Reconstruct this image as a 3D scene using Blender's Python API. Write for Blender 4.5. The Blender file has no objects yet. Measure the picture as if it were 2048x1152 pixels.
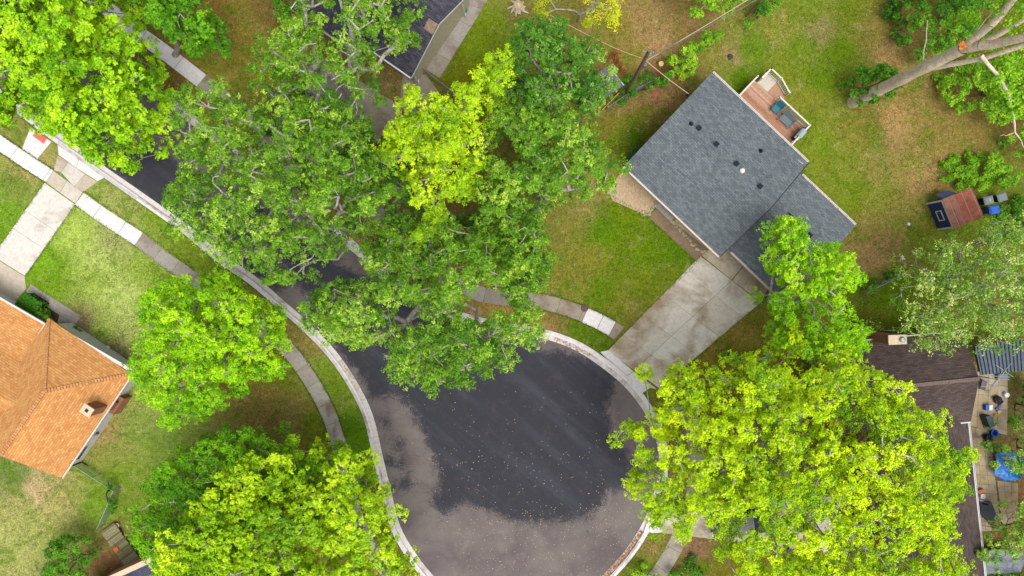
import bpy, math, random
import numpy as np
from mathutils import Vector, noise

# ------------------------------------------------------------------ camera, sky, sun, exposure
sc = bpy.context.scene
H = 56.0            # drone height in metres
F = 1400.0          # photo pixels per unit slope
cam_d = bpy.data.cameras.new("camera"); cam = bpy.data.objects.new("camera", cam_d)
sc.collection.objects.link(cam); sc.camera = cam
cam.location = (0, 0, H); cam.rotation_euler = (0, 0, 0)
cam_d.sensor_width = 36.0; cam_d.lens = 36.0 * F / 2048.0
cam_d.clip_start = 0.5; cam_d.clip_end = 3000

world = bpy.data.worlds.new("World"); sc.world = world; world.use_nodes = True
wn = world.node_tree; wn.nodes.clear()
SUN_EL, SUN_ROT = math.radians(68), math.radians(150)
sky = wn.nodes.new('ShaderNodeTexSky'); sky.sky_type = 'NISHITA'; sky.sun_disc = False
sky.sun_elevation = SUN_EL; sky.sun_rotation = SUN_ROT
sky.air_density = 1.0; sky.dust_density = 4.0; sky.ozone_density = 1.0
hs = wn.nodes.new('ShaderNodeHueSaturation'); hs.inputs['Saturation'].default_value = 0.2
bg = wn.nodes.new('ShaderNodeBackground'); bg.inputs['Strength'].default_value = 0.15
wo = wn.nodes.new('ShaderNodeOutputWorld')
wn.links.new(sky.outputs[0], hs.inputs['Color']); wn.links.new(hs.outputs[0], bg.inputs['Color'])
wn.links.new(bg.outputs[0], wo.inputs['Surface'])
sl = bpy.data.lights.new("sun", 'SUN'); sl.energy = 1.15; sl.angle = math.radians(35); sl.color = (1.0, 0.955, 0.87)
so = bpy.data.objects.new("sun", sl); sc.collection.objects.link(so)
so.rotation_euler = (math.radians(90) - SUN_EL, 0, math.pi - SUN_ROT)
sc.view_settings.view_transform = 'Standard'; sc.view_settings.look = 'None'
sc.view_settings.gamma = 1.0; sc.view_settings.exposure = 1.04
sc.cycles.max_bounces = 6; sc.cycles.transparent_max_bounces = 4
KX = 1.85           # display value of an open flat white surface: used to turn seen colours into albedo

# ------------------------------------------------------------------ helpers
rnd = random.Random(7)
def P(px, py, z=0.0):
    k = (H - z) / F
    return ((px - 1024.0) * k, (576.0 - py) * k)
def PP(pts, z=0.0): return [P(a, b, z) for a, b in pts]
def lin(c): c /= 255.0; return c / 12.92 if c < 0.04045 else ((c + 0.055) / 1.055) ** 2.4
def C(r, g, b, k=None):
    k = k or KX
    return (min(lin(r) / k, .95), min(lin(g) / k, .95), min(lin(b) / k, .95), 1.0)
def tag(o, label=None, cat=None, group=None, kind=None):
    if label: o['label'] = label
    if cat: o['category'] = cat
    if group: o['group'] = group
    if kind: o['kind'] = kind
    return o
def empty(name, loc, label, cat, group=None):
    o = bpy.data.objects.new(name, None); sc.collection.objects.link(o)
    o.empty_display_size = .3; o.location = loc if len(loc) == 3 else (loc[0], loc[1], 0)
    return tag(o, label, cat, group)

class MB:
    def __init__(s): s.v = []; s.f = []; s.tone = []; s.ct = 0.5
    def add(s, vs, fs):
        b = len(s.v); s.v += [tuple(q) for q in vs]
        for f in fs: s.f.append([b + i for i in f]); s.tone.append(s.ct)
        return s
    def obox(s, o, u, a0, a1, b0, b1, z0, z1, za1=None):
        """box in the frame origin o, unit u (v is u turned left); za1 = (z0,z1) at the a1 end"""
        v = (-u[1], u[0]); w = lambda a, b, z: (o[0] + u[0]*a + v[0]*b, o[1] + u[1]*a + v[1]*b, z)
        zz0, zz1 = za1 if za1 else (z0, z1)
        vs = [w(a0,b0,z0), w(a1,b0,zz0), w(a1,b1,zz0), w(a0,b1,z0), w(a0,b0,z1), w(a1,b0,zz1), w(a1,b1,zz1), w(a0,b1,z1)]
        return s.add(vs, [(3,2,1,0),(4,5,6,7),(0,1,5,4),(1,2,6,5),(2,3,7,6),(3,0,4,7)])
    def box(s, cx, cy, cz, sx, sy, sz, rot=0):
        u = (math.cos(rot), math.sin(rot))
        return s.obox((cx, cy), u, -sx/2, sx/2, -sy/2, sy/2, cz - sz/2, cz + sz/2)
    def prism(s, pts, z0, z1):
        a = sum(pts[i][0]*pts[(i+1)%len(pts)][1] - pts[(i+1)%len(pts)][0]*pts[i][1] for i in range(len(pts)))
        if a < 0: pts = pts[::-1]
        n = len(pts); vs = [(x, y, z1) for x, y in pts] + [(x, y, z0) for x, y in pts]
        return s.add(vs, [tuple(range(n)), tuple(range(2*n-1, n-1, -1))] + [(i, n+i, n+(i+1)%n, (i+1)%n) for i in range(n)])
    def tube(s, p0, p1, r0, r1=None, n=6, cap=True):
        r1 = r0 if r1 is None else r1
        p0 = Vector(p0); p1 = Vector(p1); d = p1 - p0
        if d.length < 1e-6: return s
        d.normalize(); a = d.orthogonal().normalized(); b = d.cross(a)
        vs = []
        for p, r in ((p0, r0), (p1, r1)):
            for i in range(n):
                t = 2*math.pi*i/n; vs.append(p + (a*math.cos(t) + b*math.sin(t))*r)
        fs = [(i, (i+1)%n, n+(i+1)%n, n+i) for i in range(n)]
        if cap: fs += [tuple(range(n-1, -1, -1)), tuple(range(n, 2*n))]
        return s.add(vs, fs)
    def path(s, pts, r, n=5):
        for i in range(len(pts)-1): s.tube(pts[i], pts[i+1], r, r, n)
        return s
    def lathe(s, cx, cy, prof, n=16):
        """prof: list of (r, z) from the bottom up"""
        vs = []; m = len(prof)
        for r, z in prof:
            for i in range(n):
                t = 2*math.pi*i/n; vs.append((cx + r*math.cos(t), cy + r*math.sin(t), z))
        fs = [(k*n+i, k*n+(i+1)%n, (k+1)*n+(i+1)%n, (k+1)*n+i) for k in range(m-1) for i in range(n)]
        fs += [tuple(range(n-1, -1, -1)), tuple(range((m-1)*n, m*n))]
        return s.add(vs, fs)
    def blob(s, c, r, sz=1.0, rough=.2, seed=0, sub=10):
        vs = []; fs = []; m = sub
        for k in range(m+1):
            ph = math.pi*k/m
            for i in range(m*2):
                t = math.pi*i/m; d = Vector((math.sin(ph)*math.cos(t), math.sin(ph)*math.sin(t), -math.cos(ph)))
                q = r*(1 + rough*noise.noise(d*1.7 + Vector((seed*3.1, seed, 0))))
                vs.append((c[0]+d.x*q, c[1]+d.y*q, c[2]+d.z*q*sz))
        for k in range(m):
            for i in range(2*m):
                fs.append((k*2*m+i, k*2*m+(i+1)%(2*m), (k+1)*2*m+(i+1)%(2*m), (k+1)*2*m+i))
        return s.add(vs, fs)
    def build(s, name, mat, parent=None, smooth=False, local=False, uvrot=0.0):
        me = bpy.data.meshes.new(name)
        vs = s.v
        if parent is not None and not local:
            l = parent.location; g = parent.parent
            lx, ly, lz = l
            while g is not None: lx += g.location.x; ly += g.location.y; lz += g.location.z; g = g.parent
            vs = [(x-lx, y-ly, z-lz) for x, y, z in vs]
        me.from_pydata(vs, [], s.f); me.update()
        uv = me.uv_layers.new(name="UVMap")
        at = me.attributes.new("tone", 'FLOAT', 'FACE'); at.data.foreach_set("value", s.tone)
        ct, st = math.cos(uvrot), math.sin(uvrot)
        for p in me.polygons:
            n = p.normal
            if abs(n.z) > .999: u = Vector((1,0,0)); w = Vector((0,1,0))
            else:
                u = Vector((-n.y, n.x, 0)).normalized(); w = n.cross(u)
            if uvrot: u, w = u*ct + w*st, w*ct - u*st
            for li in p.loop_indices:
                q = Vector(s.v[me.loops[li].vertex_index])
                uv.data[li].uv = (q.dot(u), q.dot(w))
        if smooth: me.polygons.foreach_set("use_smooth", [True]*len(me.polygons))
        me.materials.append(mat)
        o = bpy.data.objects.new(name, me); sc.collection.objects.link(o)
        if parent is not None: o.parent = parent
        return o

# ------------------------------------------------------------------ materials
def newmat(name):
    m = bpy.data.materials.new(name); m.use_nodes = True; nt = m.node_tree; nt.nodes.clear()
    o = nt.nodes.new('ShaderNodeOutputMaterial'); b = nt.nodes.new('ShaderNodeBsdfPrincipled')
    nt.links.new(b.outputs[0], o.inputs[0]); return m, nt, b
def nd(nt, t, **k):
    n = nt.nodes.new(t)
    for a, v in k.items():
        if hasattr(n, a): setattr(n, a, v)
        else: n.inputs[a.replace('_', ' ')].default_value = v
    return n
def noise_n(nt, scale, detail=4, rough=.6, vec=None, dist=0.0):
    n = nt.nodes.new('ShaderNodeTexNoise'); n.inputs['Scale'].default_value = scale
    n.inputs['Detail'].default_value = detail; n.inputs['Roughness'].default_value = rough
    n.inputs['Distortion'].default_value = dist
    if vec is not None: nt.links.new(vec, n.inputs['Vector'])
    return n.outputs['Fac']
def ramp(nt, fac, stops):
    r = nt.nodes.new('ShaderNodeValToRGB'); e = r.color_ramp.elements
    e[0].position = stops[0][0]; e[0].color = stops[0][1]; e[1].position = stops[-1][0]; e[1].color = stops[-1][1]
    for p, c in stops[1:-1]:
        q = e.new(p); q.color = c
    nt.links.new(fac, r.inputs[0]); return r.outputs[0]
def g1(v): return (v, v, v, 1)
def mix(nt, a, b, fac, mode='MIX'):
    m = nt.nodes.new('ShaderNodeMix'); m.data_type = 'RGBA'; m.blend_type = mode
    for s_, k in ((a, 6), (b, 7)):
        if isinstance(s_, tuple): m.inputs[k].default_value = s_
        else: nt.links.new(s_, m.inputs[k])
    if isinstance(fac, (int, float)): m.inputs[0].default_value = fac
    else: nt.links.new(fac, m.inputs[0])
    return m.outputs[2]
def mth(nt, op, a, b=0.0, clamp=False):
    m = nt.nodes.new('ShaderNodeMath'); m.operation = op; m.use_clamp = clamp
    for s_, k in ((a, 0), (b, 1)):
        if isinstance(s_, (int, float)): m.inputs[k].default_value = s_
        else: nt.links.new(s_, m.inputs[k])
    return m.outputs[0]
def bump(nt, bsdf, h, dist=.02, strength=.6):
    b = nt.nodes.new('ShaderNodeBump'); b.inputs['Distance'].default_value = dist; b.inputs['Strength'].default_value = strength
    nt.links.new(h, b.inputs['Height']); nt.links.new(b.outputs[0], bsdf.inputs['Normal'])
def attr(nt, name): 
    a = nt.nodes.new('ShaderNodeAttribute'); a.attribute_name = name; return a
def geo(nt): return nt.nodes.new('ShaderNodeNewGeometry').outputs['Position']
def uvn(nt): return nt.nodes.new('ShaderNodeTexCoord').outputs['UV']

def plain(name, col, rough=.6, metal=0.0, var=.12, scale=6.0, spec=.3):
    m, nt, b = newmat(name); f = noise_n(nt, scale, 5, .65, geo(nt))
    mul = ramp(nt, f, [(.3, g1(1-var*1.6)), (.7, g1(1+var))])
    nt.links.new(mix(nt, col, mul, 1.0, 'MULTIPLY'), b.inputs['Base Color'])
    b.inputs['Roughness'].default_value = rough; b.inputs['Metallic'].default_value = metal
    b.inputs['Specular IOR Level'].default_value = spec
    return m
def concrete(name, old, dirt, new=None, dirt_lo=.52, dirt_hi=.72, stainscale=.35):
    """tone attribute: 0..1 per slab darkens or lightens; >=1 uses the new white mix"""
    m, nt, b = newmat(name); pos = geo(nt); t = attr(nt, 'tone').outputs['Fac']
    base = mix(nt, old, g1(1.35*old[0]+.1), mth(nt, 'MULTIPLY', t, .6, True))
    st = noise_n(nt, stainscale, 5, .62, pos, .4)
    base = mix(nt, base, dirt, ramp(nt, st, [(dirt_lo, g1(0)), (dirt_hi, g1(.85))]))
    if new:
        f = mth(nt, 'GREATER_THAN', t, .95); base = mix(nt, base, new, f)
    fine = noise_n(nt, 4, 7, .82, pos)
    base = mix(nt, base, ramp(nt, fine, [(.36, g1(.8)), (.5, g1(1)), (.64, g1(1.12))]), 1.0, 'MULTIPLY')
    nt.links.new(base, b.inputs['Base Color']); b.inputs['Roughness'].default_value = .85
    b.inputs['Specular IOR Level'].default_value = .2
    bump(nt, b, noise_n(nt, 30, 3, .7, pos), .01, .3)
    return m
def shingle(name, cols, w=.32, h=.14, spread=.5, stain=None, mortar=.012, bigvar=.25):
    m, nt, b = newmat(name); uv = uvn(nt)
    def brk(c1, c2, mo, off):
        t = nt.nodes.new('ShaderNodeTexBrick'); nt.links.new(uv, t.inputs['Vector'])
        t.inputs['Scale'].default_value = 1; t.inputs['Brick Width'].default_value = w; t.inputs['Row Height'].default_value = h
        t.inputs['Mortar Size'].default_value = mortar; t.inputs['Mortar Smooth'].default_value = .3; t.inputs['Bias'].default_value = off
        t.inputs['Color1'].default_value = c1; t.inputs['Color2'].default_value = c2; t.inputs['Mortar'].default_value = mo
        t.offset = .5; return t.outputs['Color']
    dark = tuple(c*.5 for c in cols[0][:3]) + (1,)
    a = brk(cols[0], cols[1], dark, 0.0)
    pos = geo(nt)
    v = noise_n(nt, 3.0, 3, .7, pos); a = mix(nt, a, cols[2], ramp(nt, v, [(.52, g1(0)), (.7, g1(spread))]))
    big = noise_n(nt, .28, 4, .6, pos, .3)
    a = mix(nt, a, ramp(nt, big, [(.3, g1(1-bigvar)), (.7, g1(1+bigvar*.8))]), 1.0, 'MULTIPLY')
    f = noise_n(nt, 22, 3, .8, pos)
    a = mix(nt, a, ramp(nt, f, [(.3, g1(.72)), (.7, g1(1.28))]), 1.0, 'MULTIPLY')
    if stain:
        s2 = noise_n(nt, .5, 5, .7, pos, 1.0); a = mix(nt, a, stain, ramp(nt, s2, [(.55, g1(0)), (.75, g1(.6))]))
    nt.links.new(a, b.inputs['Base Color']); b.inputs['Roughness'].default_value = .9; b.inputs['Specular IOR Level'].default_value = .15
    bump(nt, b, a, .02, .5)
    return m
def boards(name, c1, c2, w=.15, gap=.01, length=4.0, dirt=None):
    m, nt, b = newmat(name); uv = uvn(nt)
    t = nt.nodes.new('ShaderNodeTexBrick'); nt.links.new(uv, t.inputs['Vector'])
    t.inputs['Scale'].default_value = 1; t.inputs['Brick Width'].default_value = length; t.inputs['Row Height'].default_value = w
    t.inputs['Mortar Size'].default_value = gap; t.inputs['Color1'].default_value = c1; t.inputs['Color2'].default_value = c2
    t.inputs['Mortar'].default_value = tuple(c*.35 for c in c1[:3]) + (1,)
    f = noise_n(nt, 9, 5, .7, geo(nt)); a = mix(nt, t.outputs['Color'], ramp(nt, f, [(.3, g1(.75)), (.7, g1(1.2))]), 1.0, 'MULTIPLY')
    if dirt: a = mix(nt, a, dirt, ramp(nt, noise_n(nt, .8, 4, .6, geo(nt)), [(.5, g1(0)), (.75, g1(.6))]))
    nt.links.new(a, b.inputs['Base Color']); b.inputs['Roughness'].default_value = .8; b.inputs['Specular IOR Level'].default_value = .2
    return m
def leafmat(name, dark, light, hot=None, trans=.27, k=None):
    m, nt, b = newmat(name); t = attr(nt, 'tint').outputs['Fac']
    kk = k or .95
    if k is None: q_ = lambda c_: (min(C(*c_, kk)[0]*1.07, .9), C(*c_, kk)[1]*.93, C(*c_, kk)[2]*.9+.004, 1)
    else: q_ = lambda c_: C(*c_, kk)
    c = ramp(nt, t, [(0, q_(dark)), (.7, q_(light)), (1, q_(hot or light))])
    nt.links.new(c, b.inputs['Base Color']); b.inputs['Roughness'].default_value = .6; b.inputs['Specular IOR Level'].default_value = .15
    tr = nt.nodes.new('ShaderNodeBsdfTranslucent'); nt.links.new(c, tr.inputs[0])
    ms = nt.nodes.new('ShaderNodeMixShader'); ms.inputs[0].default_value = trans
    nt.links.new(b.outputs[0], ms.inputs[1]); nt.links.new(tr.outputs[0], ms.inputs[2])
    nt.links.new(ms.outputs[0], nt.nodes['Material Output'].inputs[0])
    return m
def barkmat(name, c1, c2):
    m, nt, b = newmat(name); pos = geo(nt)
    a = ramp(nt, noise_n(nt, 3.5, 7, .8, pos, .8), [(.36, c1), (.6, c2)])
    a = mix(nt, a, ramp(nt, noise_n(nt, 11, 5, .8, pos), [(.36, g1(.7)), (.55, g1(1.05))]), 1.0, 'MULTIPLY')
    nt.links.new(a, b.inputs['Base Color']); b.inputs['Roughness'].default_value = .9; b.inputs['Specular IOR Level'].default_value = .1
    bump(nt, b, noise_n(nt, 12, 4, .7, pos), .04, .6); return m

M = dict(
 white=plain('white paint', C(238,232,232), .5, var=.06), rail=plain('white rail paint', C(240,226,218), .5, var=.06),
 wall=boards('cream siding', C(205,202,188), C(212,208,195), .2, .006, 30), wallw=boards('white siding', C(225,226,222), C(230,230,226), .2, .006, 30),
 tan=boards('tan siding', C(196,186,158), C(200,190,162), .2, .006, 30),
 grey=shingle('grey shingles', [C(98,106,113), C(124,132,138), C(134,142,136)], .34, .15, .6, bigvar=.1),
 orange=shingle('orange shingles', [C(206,140,82), C(228,172,106), C(232,166,104)], .34, .17, .5, bigvar=.08, mortar=.01),
 slate=shingle('charcoal shingles', [C(64,62,74), C(96,94,106), C(78,76,90)], .36, .16, .5, bigvar=.2),
 brown=shingle('dark brown shingles', [C(76,64,62), C(102,89,84), C(96,78,72)], .36, .13, .5, bigvar=.3, stain=C(112,92,74)),
 brick=shingle('red brick', [C(178,116,88), C(206,146,114), C(214,156,124)], .22, .075, .4, bigvar=.1),
 dark=plain('dark rubber', C(30,32,36), .5), black=plain('black', C(24,25,28), .45), metal=plain('galvanised metal', C(175,180,182), .4, .5),
 glass=plain('window glass', C(60,75,90), .1, spec=.8), soil=plain('soil', C(95,75,55), .95, var=.25), vent=plain('vent', C(28,42,56), .6, spec=.1),
 deck=boards('cedar deck boards', C(176,128,100), C(196,152,122), .14, .008, 3.6, dirt=C(160,118,86)),
 green=plain('dark green plastic', C(30,80,75), .45), teal=plain('teal green frame', C(44,122,135), .45),
 blue=plain('blue plastic', C(25,95,205), .35), tarp=plain('blue tarp', C(10,120,205), .4, var=.2), gtarp=plain('grey tarp', C(120,128,138), .5, var=.2),
 navy=plain('navy painted boards', C(50,66,118), .6), lblue=plain('slate blue panel', C(92,108,148), .6),
 wood=plain('weathered wood', C(128,112,88), .9, var=.25, scale=9), polew=barkmat('pole wood', C(105,88,72), C(150,132,112)),
 cream=plain('cream coping', C(228,205,175), .8), stone=plain('pale stones', C(196,180,152), .9, var=.25, scale=5),
 teal2=plain('teal metal', C(40,125,115), .5), yellow=plain('yellow paint', C(220,200,40), .6), dstone=plain('dark stone', C(70,72,75), .9),
 lid=plain('rusty lid', C(112,84,84), .8), purple=plain('violet plastic', C(150,120,180), .5), orangep=plain('orange plastic', C(238,110,30), .6),
 red=plain('red pad', C(244,118,104), .8, var=.05), hub=plain('grey plastic', C(120,128,135), .5),
)
BARK = barkmat('grey bark', C(135,126,116), C(220,212,200)); BARK2 = barkmat('pale bark', C(206,180,152), C(255,238,210)); BARKD = barkmat('dark bark', C(70,62,54), C(120,110,98))

# ------------------------------------------------------------------ numpy geometry tools
def inpoly(x, y, poly):
    r = np.zeros(x.shape, bool); n = len(poly); j = n-1
    for i in range(n):
        xi, yi = poly[i]; xj, yj = poly[j]
        c = ((yi > y) != (yj > y)) & (x < (xj-xi)*(y-yi)/((yj-yi) if yj != yi else 1e-9)+xi)
        r ^= c; j = i
    return r
def dpoly(x, y, poly, closed=True):
    d = np.full(x.shape, 1e9); n = len(poly)
    for i in range(n if closed else n-1):
        ax, ay = poly[i]; bx, by = poly[(i+1)%n]; dx, dy = bx-ax, by-ay
        t = np.clip(((x-ax)*dx+(y-ay)*dy)/max(dx*dx+dy*dy, 1e-9), 0, 1)
        d = np.minimum(d, np.hypot(x-ax-t*dx, y-ay-t*dy))
    return d
def sdf(x, y, poly):
    d = dpoly(x, y, poly); return np.where(inpoly(x, y, poly), -d, d)
def catmull(pts, closed=False, k=5):
    n = len(pts); out = []
    for i in range(n if closed else n-1):
        g = lambda j: pts[j % n] if closed else pts[min(max(j, 0), n-1)]
        p0, p1, p2, p3 = [np.array(g(i+q), float) for q in (-1, 0, 1, 2)]
        for s in range(k):
            t = s/k; out.append(tuple(.5*((2*p1)+(-p0+p2)*t+(2*p0-5*p1+4*p2-p3)*t*t+(-p0+3*p1-3*p2+p3)*t**3)))
    if not closed: out.append(tuple(map(float, pts[-1])))
    return out
def offset(pts, d):
    """open polyline moved to its left by d"""
    out = []; n = len(pts)
    for i in range(n):
        a = np.array(pts[max(i-1, 0)]); b = np.array(pts[min(i+1, n-1)]); t = (b-a)/max(np.hypot(*(b-a)), 1e-9)
        out.append((pts[i][0]-t[1]*d, pts[i][1]+t[0]*d))
    return out
def gridmesh(name, xs, ys, zfun, mask, mat, attrs):
    X, Y = np.meshgrid(xs, ys); Z = zfun(X, Y); nx, ny = len(xs), len(ys)
    co = np.stack([X, Y, Z], -1).reshape(-1, 3).astype(np.float32)
    i = np.arange(nx*ny).reshape(ny, nx)
    q = np.stack([i[:-1, :-1], i[:-1, 1:], i[1:, 1:], i[1:, :-1]], -1).reshape(-1, 4)
    if mask is not None:
        mk = mask(X, Y).reshape(-1); q = q[mk[q].any(1)]
        used = np.unique(q); re = np.zeros(nx*ny, int); re[used] = np.arange(len(used)); q = re[q]; co = co[used]
        attrs = {k: (v.reshape(len(X.ravel()), -1)[used]) for k, v in attrs(X, Y).items()}
    else: attrs = {k: v.reshape(len(X.ravel()), -1) for k, v in attrs(X, Y).items()}
    me = bpy.data.meshes.new(name); me.vertices.add(len(co)); me.vertices.foreach_set("co", co.ravel())
    me.loops.add(len(q)*4); me.loops.foreach_set("vertex_index", q.ravel().astype(np.int32))
    me.polygons.add(len(q)); me.polygons.foreach_set("loop_start", np.arange(len(q), dtype=np.int32)*4)
    me.polygons.foreach_set("loop_total", np.full(len(q), 4, np.int32))
    me.polygons.foreach_set("use_smooth", np.ones(len(q), bool))
    me.update(calc_edges=True); me.validate()
    for k, v in attrs.items():
        if v.shape[1] == 1:
            a = me.attributes.new(k, 'FLOAT', 'POINT'); a.data.foreach_set("value", v.ravel().astype(np.float32))
        else:
            a = me.attributes.new(k, 'FLOAT_COLOR', 'POINT'); a.data.foreach_set("color", v.ravel().astype(np.float32))
    me.materials.append(mat); o = bpy.data.objects.new(name, me); sc.collection.objects.link(o); return o

# ------------------------------------------------------------------ road outline
LEFT = [(-700,-282),(-300,-20),(0,180),(100,254),(207,332),(283,385),(380,454),(443,507),(510,553),(569,604),(619,648),(672,704),(714,766),(745,831),
        (765,915),(782,985),(799,1051),(826,1100),(865,1151),(905,1185),(970,1208),(1043,1214),(1120,1203),(1180,1175),(1217,1140),(1252,1100),
        (1283,1052),(1303,1005),(1316,955),(1318,905),(1307,858),(1281,811),(1247,770),(1204,734),(1154,701),(1097,679),(1040,668),(985,658),(935,646),
        (880,628),(822,598),(780,566),(740,532),(700,498),(600,420),(480,326),(377,243),(283,174),(100,44),(-200,-160),(-600,-440)]
edge = catmull(PP(LEFT), False, 4)
road_poly = edge + [(-60, 60)]
ZL, ZR = 0.10, 0.0
xs = np.concatenate([[-900,-400,-200,-120,-80,-60], np.arange(-50, 50.01, .14), [60,80,120,200,400,900]])
ys = np.concatenate([[-900,-400,-200,-120,-80,-50,-38], np.arange(-31, 31.01, .14), [38,50,80,120,200,400,900]])

# lawn colours as they vary over the plots (photo px, py, sRGB)
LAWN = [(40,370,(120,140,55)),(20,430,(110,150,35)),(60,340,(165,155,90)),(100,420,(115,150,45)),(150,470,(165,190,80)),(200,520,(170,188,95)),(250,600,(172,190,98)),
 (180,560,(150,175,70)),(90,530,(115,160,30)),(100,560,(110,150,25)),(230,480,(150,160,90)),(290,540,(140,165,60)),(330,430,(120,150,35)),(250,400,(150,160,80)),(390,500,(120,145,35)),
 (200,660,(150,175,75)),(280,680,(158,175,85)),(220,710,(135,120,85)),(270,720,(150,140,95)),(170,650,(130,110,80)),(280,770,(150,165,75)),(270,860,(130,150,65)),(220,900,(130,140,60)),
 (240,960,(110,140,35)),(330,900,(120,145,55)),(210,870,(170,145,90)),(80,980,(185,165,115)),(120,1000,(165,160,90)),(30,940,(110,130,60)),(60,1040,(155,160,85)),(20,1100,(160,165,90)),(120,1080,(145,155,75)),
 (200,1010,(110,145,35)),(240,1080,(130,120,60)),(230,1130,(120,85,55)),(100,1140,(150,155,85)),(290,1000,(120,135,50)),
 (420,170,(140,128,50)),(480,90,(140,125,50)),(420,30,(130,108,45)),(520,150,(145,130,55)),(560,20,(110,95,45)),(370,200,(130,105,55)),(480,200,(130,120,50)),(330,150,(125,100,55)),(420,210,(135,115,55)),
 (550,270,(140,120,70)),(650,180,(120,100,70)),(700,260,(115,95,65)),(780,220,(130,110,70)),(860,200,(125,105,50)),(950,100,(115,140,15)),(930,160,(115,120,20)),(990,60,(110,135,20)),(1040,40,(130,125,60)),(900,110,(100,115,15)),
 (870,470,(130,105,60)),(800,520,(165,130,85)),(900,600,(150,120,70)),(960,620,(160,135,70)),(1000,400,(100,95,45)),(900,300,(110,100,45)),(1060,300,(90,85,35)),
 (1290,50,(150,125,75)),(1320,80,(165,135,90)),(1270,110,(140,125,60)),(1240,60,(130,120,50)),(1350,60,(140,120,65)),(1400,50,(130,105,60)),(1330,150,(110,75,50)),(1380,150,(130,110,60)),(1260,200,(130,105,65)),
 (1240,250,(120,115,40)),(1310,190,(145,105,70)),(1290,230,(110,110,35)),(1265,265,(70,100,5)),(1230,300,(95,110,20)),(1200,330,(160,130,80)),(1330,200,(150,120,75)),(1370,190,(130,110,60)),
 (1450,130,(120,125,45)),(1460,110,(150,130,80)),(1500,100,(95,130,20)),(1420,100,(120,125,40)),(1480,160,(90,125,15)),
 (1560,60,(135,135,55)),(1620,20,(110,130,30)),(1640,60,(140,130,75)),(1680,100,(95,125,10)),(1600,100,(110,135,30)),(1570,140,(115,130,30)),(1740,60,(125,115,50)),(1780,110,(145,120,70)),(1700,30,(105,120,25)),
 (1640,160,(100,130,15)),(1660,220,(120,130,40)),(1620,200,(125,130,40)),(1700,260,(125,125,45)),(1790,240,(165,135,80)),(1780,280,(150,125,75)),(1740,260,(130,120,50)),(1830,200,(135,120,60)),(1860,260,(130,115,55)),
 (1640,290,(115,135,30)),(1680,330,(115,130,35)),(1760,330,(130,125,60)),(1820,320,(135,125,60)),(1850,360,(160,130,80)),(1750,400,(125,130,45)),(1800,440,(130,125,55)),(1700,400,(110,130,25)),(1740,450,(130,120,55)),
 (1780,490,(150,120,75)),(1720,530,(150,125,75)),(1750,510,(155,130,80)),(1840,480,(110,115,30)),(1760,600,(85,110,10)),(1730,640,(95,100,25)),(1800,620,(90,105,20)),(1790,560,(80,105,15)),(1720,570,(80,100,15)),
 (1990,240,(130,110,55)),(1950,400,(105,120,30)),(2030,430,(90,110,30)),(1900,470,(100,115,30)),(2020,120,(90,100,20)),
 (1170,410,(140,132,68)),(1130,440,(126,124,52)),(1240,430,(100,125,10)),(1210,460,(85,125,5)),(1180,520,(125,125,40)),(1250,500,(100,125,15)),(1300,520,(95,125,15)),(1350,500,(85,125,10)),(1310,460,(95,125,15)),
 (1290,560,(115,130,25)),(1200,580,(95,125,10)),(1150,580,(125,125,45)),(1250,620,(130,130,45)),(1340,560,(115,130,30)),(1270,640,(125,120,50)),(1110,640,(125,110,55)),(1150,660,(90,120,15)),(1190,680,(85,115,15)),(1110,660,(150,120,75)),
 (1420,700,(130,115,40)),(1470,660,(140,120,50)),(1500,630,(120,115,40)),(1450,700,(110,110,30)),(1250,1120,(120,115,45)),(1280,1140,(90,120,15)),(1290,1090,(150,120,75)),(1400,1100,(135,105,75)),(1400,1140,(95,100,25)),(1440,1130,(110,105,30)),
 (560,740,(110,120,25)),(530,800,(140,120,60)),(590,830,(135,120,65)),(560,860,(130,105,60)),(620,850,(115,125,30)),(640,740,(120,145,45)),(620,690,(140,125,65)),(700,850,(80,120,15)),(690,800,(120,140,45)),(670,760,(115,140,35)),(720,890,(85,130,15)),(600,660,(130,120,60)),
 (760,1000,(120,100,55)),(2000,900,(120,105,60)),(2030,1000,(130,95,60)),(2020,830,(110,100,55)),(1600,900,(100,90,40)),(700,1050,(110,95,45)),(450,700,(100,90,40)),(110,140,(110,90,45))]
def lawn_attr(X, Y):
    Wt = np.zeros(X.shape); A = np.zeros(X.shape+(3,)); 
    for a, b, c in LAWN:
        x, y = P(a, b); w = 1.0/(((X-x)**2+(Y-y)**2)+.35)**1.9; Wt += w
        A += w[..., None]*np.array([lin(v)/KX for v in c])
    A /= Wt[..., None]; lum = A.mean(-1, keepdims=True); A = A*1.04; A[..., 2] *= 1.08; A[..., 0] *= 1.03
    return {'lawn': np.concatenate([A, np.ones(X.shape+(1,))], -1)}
def ground_z(X, Y):
    s = np.full(X.shape, 9.0); near = (np.abs(X) < 51) & (np.abs(Y) < 33)
    s[near] = sdf(X[near], Y[near], road_poly); far = ~near
    s[far] = np.where(inpoly(X[far], Y[far], road_poly), -9, 9)
    return np.where(s < .68, -.12, ZL)
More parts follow.
